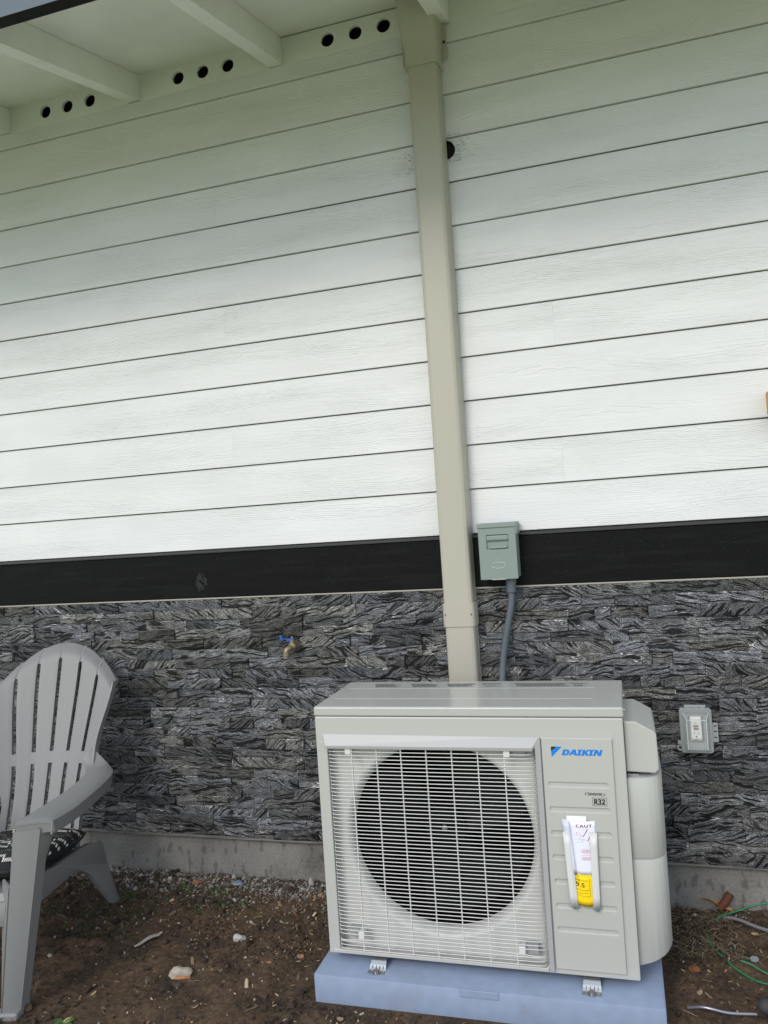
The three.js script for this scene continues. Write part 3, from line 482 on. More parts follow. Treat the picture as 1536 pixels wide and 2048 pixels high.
  for (const [u, v] of [[0.078, 0.708], [0.607, 0.706], [0.607, 0.152], [0.080, 0.158]]) part('clip_screw', [bx(u - 0.020, u + 0.016, v - 0.012, v + 0.010, -0.040, -0.006, 0.001), tr(cyl(0.005, 0.005, 0.003, 12), u + (u > 0.3 ? 0.0 : 0.005), v, -0.005, Math.PI / 2)], M.acTrim, gr);
  // hood over the grille
  const hood = (() => { const P = [[0.0222, 0.7573, 0.0005], [0.6675, 0.7540, 0.0005], [0.645, 0.7255, 0.021], [0.0349, 0.7230, 0.021]], Q = [[0.0222, 0.7573, -0.004], [0.6675, 0.7540, -0.004], [0.645, 0.7165, -0.004], [0.0349, 0.7145, -0.004]], U = [[0.645, 0.7165, 0.019], [0.0349, 0.7145, 0.019]];
    const v = p => V3(...p), pos = [], q = (a, b, c, d) => { for (const p of [a, b, c, a, c, d]) pos.push(p.x, p.y, p.z); };
    const [p0, p1, p2, p3] = P.map(v), [q0, q1, q2, q3] = Q.map(v), [u2, u3] = U.map(v);
    q(p3, p2, p1, p0); q(u3, u2, p2, p3); q(q3, q2, u2, u3); for (const t of [[p0, q0, q3], [p0, q3, u3], [p0, u3, p3], [p1, q2, q1], [p1, u2, q2], [p1, p2, u2]]) for (const p of t) pos.push(p.x, p.y, p.z);
    const g = new THREE.BufferGeometry(); g.setAttribute('position', new THREE.Float32BufferAttribute(pos, 3)); g.computeVertexNormals(); return g; })();
  part('grille_hood', hood, M.acPlastic, a);
  // upright trim between grille and service panel, rising to meet the hood
  const vt = ext(shapeOf([[0.6525, 0.1085], [0.6665, 0.105], [0.6685, 0.7500], [0.6655, 0.7500], [0.6460, 0.7230], [0.6525, 0.7215]]), 0.010, 0.002); vt.translate(0, 0, 0.001); part('grille_trim', vt, M.acTrim, a);
  // service panel with seven pressed slots
  const sp = shapeOf([[0.6705, 0.1135], [0.8575, 0.1135], [0.8605, 0.7520], [0.6705, 0.7535]]);
  const gv = [0.6238, 0.5555, 0.4896, 0.4232, 0.3565, 0.2904, 0.2250];
  for (const v of gv) { const h = 0.0052, p = new THREE.Path(), x0 = 0.6832 + h, x1 = 0.8425 - h; p.moveTo(x0, v - h); p.absarc(x0, v, h, 1.5 * Math.PI, 0.5 * Math.PI, true); p.lineTo(x1, v + h); p.absarc(x1, v, h, 0.5 * Math.PI, -0.5 * Math.PI, true); p.closePath(); sp.holes.push(p); }
  const spg = new THREE.ExtrudeGeometry(sp, { depth: 0.002, bevelEnabled: true, bevelSize: 0.0030, bevelThickness: 0.0030, bevelOffset: -0.0030, bevelSegments: 3, curveSegments: 10 }); spg.translate(0, 0, 0.0054);
  part('service_panel', [spg, bx(0.674, 0.856, 0.117, 0.748, 0.0030, 0.0064, 0)], M.ac, a);
  for (const [u, v] of [[0.727, 0.740], [0.829, 0.738], [0.782, 0.612], [0.834, 0.610]]) part('panel_dimple', tr(new THREE.SphereGeometry(0.0017, 8, 6), u, v, 0.0100), M.acPlastic, a);
  const zl = 0.0104;
  // maker's mark
  const flat = (pts, z = zl) => { const g = ext(shapeOf(pts), 0.0003, 0); g.translate(0, 0, z); return g; };
  part('logo_black', flat([[0.6965, 0.7283], [0.7115, 0.7284], [0.6967, 0.7150]]), mat(0.008, 0.008, 0.014, 0.4), a);
  part('logo_blue', [flat([[0.7118, 0.7284], [0.7262, 0.7284], [0.6972, 0.6990], [0.6968, 0.7146]]), word('DAIKIN', 0.7245, 0.8345, 0.7045, 0.7210, zl, 0.32, 0.0003, 0.055)], mat(0.0, 0.185, 0.62, 0.4), a);
  const arc = (u, v, s) => { const pts = []; for (let k = 0; k <= 14; k++) { const t = k / 14; pts.push([u + s * 0.016 * t, v + s * 0.0055 * Math.sin(t * 1.6) + (s > 0 ? 0 : 0)]); } const q = []; for (let k = 14; k >= 0; k--) { const t = k / 14; q.push([u + s * 0.016 * t + s * 0.0005, v + s * (0.0055 * Math.sin(t * 1.6) - 0.0016 * (1 - t))]); } return [...pts, ...q]; };
  const bracket = (u, v, s) => { const o = [], n = []; for (let k = 0; k <= 12; k++) { const t = -0.5 + 1.25 * k / 12, w = 0.0020 * (1 - Math.abs(t) / 0.8); o.push([u + s * (0.011 * Math.abs(t) / 0.6 * Math.abs(t) + 0), v + s * 0.0075 * t]); n.unshift([u + s * (0.011 * Math.abs(t) / 0.6 * Math.abs(t) + Math.max(0.0002, w * 1.3)), v + s * 0.0062 * t]); } return [...o, ...n]; };
  part('inverter_mark', [word('INVERTER', 0.7868, 0.8262, 0.5966, 0.6034, zl, 0.30, 0.0003, 0.03), flat(bracket(0.7795, 0.6005, 1)), flat(bracket(0.8335, 0.5995, -1))], mat(0.02, 0.02, 0.02, 0.5), a);
  const fx0 = 0.7980, fx1 = 0.8368, fy0 = 0.5684, fy1 = 0.5905, fw = 0.0009;
  part('refrigerant_label', [bx(fx0, fx1, fy0, fy0 + fw, zl, zl + 0.0003, 0), bx(fx0, fx1, fy1 - fw, fy1, zl, zl + 0.0003, 0), bx(fx0, fx0 + fw, fy0 + fw, fy1 - fw, zl, zl + 0.0003, 0), bx(fx1 - fw, fx1, fy0 + fw, fy1 - fw, zl, zl + 0.0003, 0), word('R32', 0.8025, 0.8322, 0.5718, 0.5875, zl, 0, 0.0003, 0.03)], mat(0.012, 0.012, 0.012, 0.5), a);
  // valve cover on the right side, upper: chamfered hood
  const vc = ext(shapeOf([[W + 0.001, 0.652], [0.9675, 0.649], [0.9775, 0.660], [0.9765, 0.752], [0.972, 0.761], [0.925, 0.788], [W + 0.001, 0.789]]), 0.262, 0.003); vc.translate(0, 0, -0.292);
  part('valve_cover', [vc], M.ac, a);
  part('valve_shelf', [bx(W + 0.001, 0.955, 0.630, 0.6475, -0.285, -0.06, 0.001)], mat(0.10, 0.10, 0.10, 0.6), a);
  part('valve_bracket', [bx(W + 0.002, 0.925, 0.628, 0.640, -0.058, -0.045, 0.001)], M.zinc, a);
  // lower pipe cover in two halves, front edge rounded
  const plan = o => { const s = new THREE.Shape(); const x1 = 0.9855 + o, zf = -0.022 + o; s.moveTo(W + 0.001, 0.335); s.lineTo(W + 0.001, -zf); s.lineTo(W + 0.030, -zf + 0.002); s.quadraticCurveTo(x1 - 0.002, -zf + 0.008, x1, -zf + 0.085); s.lineTo(x1, 0.335); s.closePath(); return s; };
  const slab = (o, y0, y1, slope) => { const g = new THREE.ExtrudeGeometry(plan(o), { depth: y1 - y0, bevelEnabled: true, bevelSize: 0.004, bevelThickness: 0.004, bevelOffset: -0.004, bevelSegments: 2, curveSegments: 14 }); const q = g.attributes.position; for (let n = 0; n < q.count; n++) { const x = q.getX(n), y = q.getY(n), z = q.getZ(n); q.setXYZ(n, x, y0 + z + (z < 0.01 ? slope * Math.max(0, (x - W) / 0.09) ** 1.3 : 0), -y); } g.computeVertexNormals(); return toCreasedNormals(g, 0.5); };
  part('pipe_cover', slab(0, 0.420, 0.632, 0), M.ac, a);
  part('pipe_cover', slab(-0.001, 0.128, 0.408, 0.035), M.ac, a);
  part('pipe_cover_ledge', slab(-0.004, 0.404, 0.424, 0), M.acPlastic, a);
  // bent zinc feet bolted to the pad
  for (const u of [0.155, 0.764]) for (const [z0, s] of [[0.0, 1], [-D, -1]]) {
    const f = (u0, v0) => { const pr = [[-0.05, 0.0915], [0.004, 0.0905], [0.018, 0.080], [0.026, 0.0715], [0.056, 0.0705]]; const k = v0 * (pr.length - 1), i = Math.min(pr.length - 2, Math.floor(k)), t = k - i; const z = pr[i][0] + (pr[i + 1][0] - pr[i][0]) * t, y = pr[i][1] + (pr[i + 1][1] - pr[i][1]) * t; return V3(u + (u0 - 0.5) * (0.042 + 0.012 * v0), y, z0 + s * z); };
    const ft = part('foot', sheet(f, 6, 16, () => V3(0, -0.003, 0), 0.9), M.zinc, a);
    part('bolt', [tr(cyl(0.0135, 0.0135, 0.002, 20), u, 0.0718, z0 + s * 0.040), tr(cyl(0.0085, 0.0085, 0.007, 6), u, 0.076, z0 + s * 0.040)], M.steel, ft);
    part('teeth', [-0.016, -0.005, 0.006, 0.016].map(o => bx(u + o - 0.001, u + o + 0.001, 0.071, 0.080, z0 + s * 0.02 - 0.004, z0 + s * 0.02 + 0.006, 0.0005)), M.steel, ft);
  }
}
{ // equipment pad
  const p = thing('equipment_pad', 'blue grey moulded equipment pad on soil under the heat pump', 'equipment pad', AC, ACT);
  const g = sheet((u, v) => V3(-0.0265 + 0.978 * u, 0.0668, 0.076 - 0.50 * v), 4, 4, () => V3(0, -0.09, 0)); 
  const bodyS = roundRect(-0.0265, 0.9515, -0.430, 0.076, 0.006); const b = ext(bodyS, 0.0948, 0.004, 4); const q = b.attributes.position; for (let n = 0; n < q.count; n++) { const x = q.getX(n), y = q.getY(n), z = q.getZ(n); q.setXYZ(n, x, z - 0.0280, y); }
  for (let n = 0; n < q.count; n += 3) { const t = [q.getX(n + 1), q.getY(n + 1), q.getZ(n + 1)]; q.setXYZ(n + 1, q.getX(n + 2), q.getY(n + 2), q.getZ(n + 2)); q.setXYZ(n + 2, ...t); } b.computeVertexNormals();
  part('pad_body', uvBox(toCreasedNormals(b, 0.5), 1), M.pad, p);
  part('pad_tab', uvBox(bx(0.407, 0.517, 0.050, 0.0705, 0.060, 0.0785, 0.002), 1), M.pad, p);
}

// ------------------------------------------------------------------ papers in their strips on the service panel
{
  const d = thing('document_sleeve', 'folded white notice and yellow label held by white strips on the service panel', 'papers', AC, ACT);
  const cnv = document.createElement('canvas'); cnv.width = 384; cnv.height = 1024; const c = cnv.getContext('2d');
  c.fillStyle = '#dfe1f0'; c.fillRect(0, 0, 384, 1024);
  c.fillStyle = '#6a2222'; c.font = 'bold 76px sans-serif'; c.fillText('CAUT', 150, 116);
  c.strokeStyle = '#a05058'; c.lineWidth = 10; c.beginPath(); c.moveTo(292, 140); c.lineTo(232, 286); c.moveTo(322, 240); c.lineTo(286, 372); c.stroke();
  c.lineWidth = 4; c.beginPath(); c.arc(176, 232, 26, 0.3, 5.6); c.moveTo(190, 250); c.lineTo(226, 282); c.lineTo(286, 180); c.stroke();
  c.beginPath(); c.arc(206, 318, 28, 0.2, 5.4); c.moveTo(216, 350); c.lineTo(232, 330); c.lineTo(256, 352); c.lineTo(284, 372); c.moveTo(228, 372); c.lineTo(206, 340); c.stroke(); c.beginPath(); c.arc(318, 420, 20, 0, 6.3); c.moveTo(310, 440); c.lineTo(306, 470); c.stroke();
  c.lineWidth = 2.5; for (const [x, y, l] of [[112, 262, 60], [120, 346, 56], [140, 394, 100], [230, 150, 36], [290, 216, 40], [260, 474, 60]]) { c.beginPath(); c.moveTo(x, y); c.lineTo(x + l, y + 4); c.stroke(); }
  c.strokeStyle = '#b0646c'; c.lineWidth = 7; for (const y of [520, 544, 558, 572, 598, 640, 672, 692, 706, 728]) { let x = 196 + (y % 5) * 4; while (x < 338) { const l = 8 + ((x * 7 + y * 3) % 19); c.beginPath(); c.moveTo(x, y); c.lineTo(Math.min(x + l, 342), y); c.stroke(); x += l + 6; } }
  c.lineWidth = 3; c.strokeRect(184, 548, 166, 34); c.strokeRect(184, 684, 166, 32);
  const pm = new THREE.CanvasTexture(cnv); pm.colorSpace = THREE.SRGBColorSpace; pm.anisotropy = 8;
  const bow = (u) => 0.0125 + 0.010 * Math.sin(Math.PI * clamp01(u)) ;
  const sh = sheet((u, v) => V3((0.7140 + 0.010 * (1 - v)) + (0.088 - 0.012 * (1 - v)) * u, 0.3800 + (0.5295 - 0.38 - 0.0016 * u) * v, bow(u) - 0.001), 16, 10, () => V3(0, 0, -0.0007), 2);
  part('notice_sheet', sh, new THREE.MeshStandardMaterial({ map: pm, roughness: 0.75 }), d);
  const fl = sheet((u, v) => { const w = 0.019 * (0.55 + 0.45 * v); return V3(0.7135 + 0.020 * (1 - v) + w * u, 0.384 + 0.145 * v, 0.0175 + 0.003 * u + 0.004 * Math.sin(u * 2)); }, 6, 8, () => V3(0, 0, -0.0007), 2); part('folded_flap', fl, M.paper, d);
  const yc = document.createElement('canvas'); yc.width = 256; yc.height = 384; const y = yc.getContext('2d'); y.fillStyle = '#f2d000'; y.fillRect(0, 0, 256, 384); y.fillStyle = '#2a2205'; y.font = 'bold 74px sans-serif'; y.fillText('9.5', 30, 154); y.font = 'bold 34px sans-serif'; y.fillText('rs', 40, 50); y.fillText('ing', 30, 84); y.fillStyle = '#6b5a06'; y.fillRect(92, 70, 80, 5); y.fillRect(30, 190, 130, 5); y.fillRect(150, 184, 40, 4); y.fillRect(30, 232, 70, 5); y.fillRect(100, 222, 70, 4); y.fillRect(30, 262, 150, 4); y.fillRect(186, 24, 4, 242); y.fillRect(40, 20, 148, 4); y.fillRect(208, 190, 40, 4); y.fillRect(208, 210, 46, 6); y.fillRect(210, 24, 30, 5);
  const ym = new THREE.CanvasTexture(yc); ym.colorSpace = THREE.SRGBColorSpace; ym.anisotropy = 8;
  part('energy_label', sheet((u, v) => V3(0.733 + 0.059 * u - 0.000 * v, 0.3020 - 0.004 * Math.sin(u * 2.2) + (0.3872 - 0.302) * v, bow(u) + 0.0006), 14, 6, () => V3(0, 0, -0.0007), 2), new THREE.MeshStandardMaterial({ map: ym, roughness: 0.6 }), d);
  const strip = (b0, b1, y0, t0, t1, y1) => sheet((u, v) => { const x0 = b0 + (t0 - b0) * v, x1 = b1 + (t1 - b1) * v; return V3(x0 + (x1 - x0) * u, y0 + (y1 - y0) * v - 0.0025 * Math.sin(Math.PI * u) * (1 - v), 0.0165 + 0.009 * Math.sin(Math.PI * (0.12 + 0.76 * u))); }, 10, 6, () => V3(0, 0, -0.002), 1.6);
  part('holder_strip', strip(0.7222, 0.7435, 0.2925, 0.7128, 0.7330, 0.4995), M.foam, d);
  part('holder_strip', strip(0.7815, 0.8010, 0.2905, 0.7850, 0.8048, 0.4995), M.foam, d);
  part('adhesive_tape', sheet((u, v) => V3(0.7262 + 0.0525 * u, 0.522 + 0.017 * v, 0.0103 + 0.011 * (1 - v) * 0.8), 4, 4, () => V3(0, 0, -0.0004)), mat(0.60, 0.61, 0.61, 0.35), d);
}

// ------------------------------------------------------------------ plastic garden chair
const CH = [-1.84, 0, 0.15], CHT = 13 * Math.PI / 180;
{
  const c = thing('adirondack_chair', 'weathered light grey plastic slat back garden chair by the stone wall', 'chair', CH, CHT);
  // back surface: s across, y up -> t forward (concave, reclined)
  const cen = y => 0.010 + 0.008 * smooth(0.95, 0.5, y), tb = (s, y) => 0.004 + (0.972 - y) * 0.405 + 0.95 * s * s * smooth(1.0, 0.55, y) + 0.45 * s * s;
  const hw = y => y > 0.585 ? 0.192 + (0.240 - 0.192) * smooth(0.585, 0.82, y) : 0.192 - 0.040 * smooth(0.56, 0.40, y);
  const topY = s => { const a = Math.abs(s); return 0.974 - 2.45 * a * a; };
  const cut = (j, y) => { if (Math.abs(j) === 3) return Math.sign(j) * hw(y); const at = smooth(0.42, 0.90, y); return (j === 0 ? 0 : Math.sign(j) * (Math.abs(j) === 1 ? 0.061 + 0.024 * at : 0.123 + 0.043 * at)); };
  const edges = [-3, -2, -1, 0, 1, 2, 3], gap = 0.0074, yLow = 0.27;
  const back = part('backrest', sheet((u, v) => { const y = 0.545 + 0.04 * v, s = (u * 2 - 1) * (hw(y) - 0.012); return V3(s + cen(y), y, tb(s, y) - 0.0007); }, 30, 3, () => V3(0, -0.002, -0.010), 1), M.chair, c);
  for (let i = 0; i < 6; i++) {
    const P = (u, v) => {
      // v maps from low to top; top outline follows the arch
      let sTop = cut(edges[i], 0.93) + (cut(edges[i + 1], 0.93) - cut(edges[i], 0.93)) * u; let yT = topY(sTop); let y = yLow + (yT - yLow) * v;
      const gp = gap * (1 - 0.6 * smooth(yT - 0.066, yT - 0.05, y)), a = cut(edges[i], y) + (i ? gp : 0), b = cut(edges[i + 1], y) - (i < 5 ? gp : 0); let s = a + (b - a) * u; const yy = y;
      const roll = smooth(yT - 0.05, yT, yy); return V3(s + cen(yy), yy - 0.004 * roll * roll, tb(s, yy) - 0.030 * roll * roll - 0.004 * smooth(0.86, 1, Math.max(1 - u, u)) * 0.4);
    };
    part('back_slat', sheet(P, 8, 44, (u, v) => V3(0, -0.003, (i === 0 && u < 0.01) || (i === 5 && u > 0.99) ? -0.030 : -0.014), 0.75), M.chair, back);
  }
  // recessed webs joining the slats at the top
  for (let j = -2; j <= 2; j++) { const g = sheet((u, v) => { const yT = topY(cut(j, 0.93)), y = yT - 0.056 + 0.0545 * v, s = cut(j, y) + (u - 0.5) * 0.013, r = smooth(yT - 0.05, yT, y); return V3(s + cen(y), y, tb(s, y) - 0.030 * r * r - 0.004); }, 2, 6, () => V3(0, 0, -0.008), 1); part('slat_web', g, M.chair, back); }
  // outer flange on the image-right edge of the back
  for (const sd of [-1, 1]) part('back_flange', sheet((u, v) => { const y = 0.56 + (0.826 - 0.56) * v, s = sd * (hw(y) + 0.001); return V3(s + cen(y) + sd * 0.002 * u, y, tb(hw(y), y) - 0.003 - 0.030 * u); }, 3, 16, () => V3(-sd * 0.005, 0, 0), 0.9), M.chair, c);
  // arms
  const spl = pts => new THREE.CatmullRomCurve3(pts.map(p => V3(...p)), false, 'catmullrom', 0.5);
  for (const sd of [1, -1]) {
    const inn = spl([[0.168, 0.570, 0.215], [0.186, 0.540, 0.243], [0.214, 0.532, 0.32], [0.228, 0.535, 0.484], [0.237, 0.544, 0.613], [0.241, 0.552, 0.72], [0.245, 0.560, 0.842]]);
    const out = spl([[0.200, 0.604, 0.200], [0.262, 0.538, 0.205], [0.303, 0.531, 0.275], [0.325, 0.533, 0.406], [0.345, 0.542, 0.640], [0.348, 0.550, 0.74], [0.347, 0.557, 0.812]]);
    const A = (u, v) => { const a = inn.getPoint(v), b = out.getPoint(v), p = a.lerp(b, u); p.y += 0.004 * Math.sin(Math.PI * u) - 0.004 * smooth(0.9, 1, u) - 0.004 * smooth(0.97, 1, v); return V3(sd * p.x, p.y, p.z); };
    const arm = part('armrest', sheet((u, v) => A(sd > 0 ? u : 1 - u, v), 8, 40, () => V3(0, -0.008, 0), 0.8), M.chair, c);
    const flange = sheet((u, v) => { const p = out.getPoint(0.10 + 0.90 * v); return V3(sd * (p.x - 0.001 - 0.004 * u), p.y - 0.005 - 0.040 * u, p.z); }, 3, 40, () => V3(-sd * 0.005, 0, 0), 0.9); part('arm_flange', flange, M.chair, arm);
    part('arm_flange', sheet((u, v) => { const a = inn.getPoint(1), b = out.getPoint(1), p = a.lerp(b, u); return V3(sd * p.x, p.y - 0.004 - 0.034 * v, p.z - 0.002 - 0.002 * v); }, 4, 3, () => V3(0, 0, -0.005), 0.9), M.chair, arm);
    // front leg: channel of face, outer and inner flanges
    const L = v => ({ a: V3(0.240 - 0.050 * v, 0.535 * (1 - v), 0.845 + 0.032 * v), b: V3(0.312 - 0.080 * v, 0.535 * (1 - v), 0.825 + 0.030 * v) });
    const mir = p => V3(sd * p.x, p.y, p.z);
    const face = sheet((u, v) => { const { a, b } = L(v); const p = a.lerp(b, sd > 0 ? u : 1 - u); return mir(p.add(V3(0, 0, 0.002 * Math.sin(Math.PI * u)))); }, 4, 20, () => V3(0, 0, -0.008), 0.8);
    const outerF = sheet((u, v) => { const { b } = L(v); return mir(b.add(V3(0.001 + 0.004 * u, 0, -0.055 * u * (1 - 0.25 * v)))); }, 3, 20, () => V3(-sd * 0.007, 0, 0), 0.8);
    const innerF = sheet((u, v) => { const w = 0.30 + 0.70 * v, { a } = L(w); return mir(a.add(V3(-0.004 - 0.052 * u * (1 - 0.65 * v), 0, -0.060 * u * (1 - 0.4 * v)))); }, 4, 16, () => V3(sd * 0.004, 0, -0.006), 0.8);
    const leg = part('front_leg', [face, outerF, innerF, bx(sd > 0 ? 0.168 : -0.238, sd > 0 ? 0.238 : -0.168, -0.004, 0.022, 0.800, 0.882, 0.008)], M.chair, c);
    part('leg_gusset', sheet((u, v) => { const { b } = L(0.02 + 0.20 * v); return mir(b.add(V3(0.002 + 0.020 * u * (1 - v), 0, -0.010 - 0.04 * u))); }, 3, 8, () => V3(0, 0, -0.006), 0.8), M.chair, leg);
    // side rail arching into the rear leg
    const up = [[0.06, 0.40], [0.14, 0.345], [0.30, 0.275], [0.50, 0.300], [0.84, 0.355]], rail = new THREE.Shape();
    rail.moveTo(0.80, 0.345); rail.lineTo(0.80, 0.235); rail.quadraticCurveTo(0.55, 0.215, 0.40, 0.215); rail.quadraticCurveTo(0.315, 0.205, 0.275, 0.13); rail.lineTo(0.185, 0.0); rail.lineTo(0.140, 0.0); rail.quadraticCurveTo(0.150, 0.03, 0.165, 0.10); rail.quadraticCurveTo(0.18, 0.18, 0.178, 0.235); rail.lineTo(0.26, 0.268); rail.quadraticCurveTo(0.35, 0.28, 0.50, 0.29); rail.closePath();
    const rg = ext(rail, 0.014, 0.003); const q = rg.attributes.position; for (let n = 0; n < q.count; n++) { const t = q.getX(n), y = q.getY(n), z = q.getZ(n); q.setXYZ(n, sd * (0.172 + z + 0.055 * (1 - clamp01(y / 0.35)) * smooth(0.45, 0.2, t)), y, t); } 
    if (sd > 0) for (let n = 0; n < q.count; n += 3) { const t = [q.getX(n + 1), q.getY(n + 1), q.getZ(n + 1)]; q.setXYZ(n + 1, q.getX(n + 2), q.getY(n + 2), q.getZ(n + 2)); q.setXYZ(n + 2, ...t); }
    rg.computeVertexNormals(); part('rear_leg', toCreasedNormals(rg, 0.5), M.chair, c);
  }
  const seat = part('seat', [sheet((u, v) => V3((u * 2 - 1) * 0.185, 0.262 + 0.075 * smooth(0, 1, v) + 0.012 * smooth(0.8, 1, v) - 0.05 * smooth(0.92, 1, v), 0.30 + 0.54 * v), 10, 16, () => V3(0, -0.012, 0), 0.9), sheet((u, v) => V3((u * 2 - 1) * 0.20, 0.325 - 0.07 * v, 0.838 + 0.006 * Math.sin(Math.PI * v)), 8, 4, () => V3(0, 0, -0.01), 0.9)], M.chair, c);
  // cushion, with woven zigzags of white dashes
  const k = document.createElement('canvas'); k.width = k.height = 1024; const g = k.getContext('2d'); g.fillStyle = '#17171a'; g.fillRect(0, 0, 1024, 1024);
  for (let r = 0; r < 8; r++) { const rough = r % 4 === 1; for (let n = 0; n < 60; n++) { const x = n * 17.2, ph = (x % 210) / 210, y0 = 50 + r * 126 + (ph < 0.36 ? 0 : ph < 0.5 ? (ph - 0.36) / 0.14 * 70 : ph < 0.86 ? 70 : (1 - ph) / 0.14 * 70); g.fillStyle = rough ? '#b9b09a' : '#dad8d2'; if (rough) { g.fillRect(x, y0 + (n % 3) * 4, 9, 5); g.fillRect(x + 3, y0 + 18 + (n % 2) * 5, 8, 4); } else { g.save(); g.translate(x, y0); g.rotate(0.25); g.fillRect(0, 0, 9.5, 46); g.restore(); } } }
  const ct = new THREE.CanvasTexture(k); ct.colorSpace = THREE.SRGBColorSpace; ct.anisotropy = 8; ct.wrapS = ct.wrapT = THREE.RepeatWrapping;
  const cu = thing('seat_cushion', 'black seat cushion with white zigzag dashes on the grey chair', 'cushion', CH, CHT);
  const cush = (up) => sheet((u, v) => { const a = u * 2 - 1, b = v * 2 - 1, e = Math.pow(Math.max(0, 1 - Math.pow(Math.abs(a), 5)), 0.45) * Math.pow(Math.max(0, 1 - Math.pow(Math.abs(b), 5)), 0.45), cr = 1 - 0.06 * a * a * b * b; const t = 0.515 + 0.245 * b * cr; const base = 0.315 + 0.065 * smooth(0.30, 0.80, t); return V3(0.208 * a * cr, base + up * 0.040 * e + 0.006 * up * pn(u * 5, v * 5, 256, 256, 3), t); }, 28, 28, () => V3(0, -up * 0.002, 0), 1.4);
  part('cushion_top', cush(1), new THREE.MeshStandardMaterial({ map: ct, roughness: 0.9 }), cu);
  part('cushion_underside', cush(-0.9), mat(0.012, 0.012, 0.014, 0.9), cu);
  const pipe = []; for (let n = 0; n <= 80; n++) { const th = n / 80 * Math.PI * 2, ca = Math.cos(th), sa = Math.sin(th), r = 1 / Math.pow(Math.pow(Math.abs(ca), 8) + Math.pow(Math.abs(sa), 8), 1 / 8); const a = ca * r * 0.99, b = sa * r * 0.99, t = 0.515 + 0.245 * b * 0.985; pipe.push([0.208 * a * 0.985, 0.315 + 0.065 * smooth(0.30, 0.80, t), t]); }
  part('piping', tube(pipe, 0.005, 160, 6), mat(0.015, 0.015, 0.017, 0.85), cu);
}

// ------------------------------------------------------------------ the yellow fitting at the right edge
{
  const y = thing('yellow_bracket', 'ochre yellow timber bracket on the siding at right edge', 'bracket', [0.878, 1.672, 0.0]);
  part('bracket_block', bx(-0.045, 0.10, -0.030, 0.042, 0.004, 0.10, 0.006), mat(0.52, 0.33, 0.07, 0.6), y);
  part('bracket_shadow', bx(-0.038, 0.10, -0.065, -0.031, 0.004, 0.07, 0.004), mat(0.05, 0.045, 0.04, 0.6), y);  // dark box standing in for the shadow under the bracket block
}

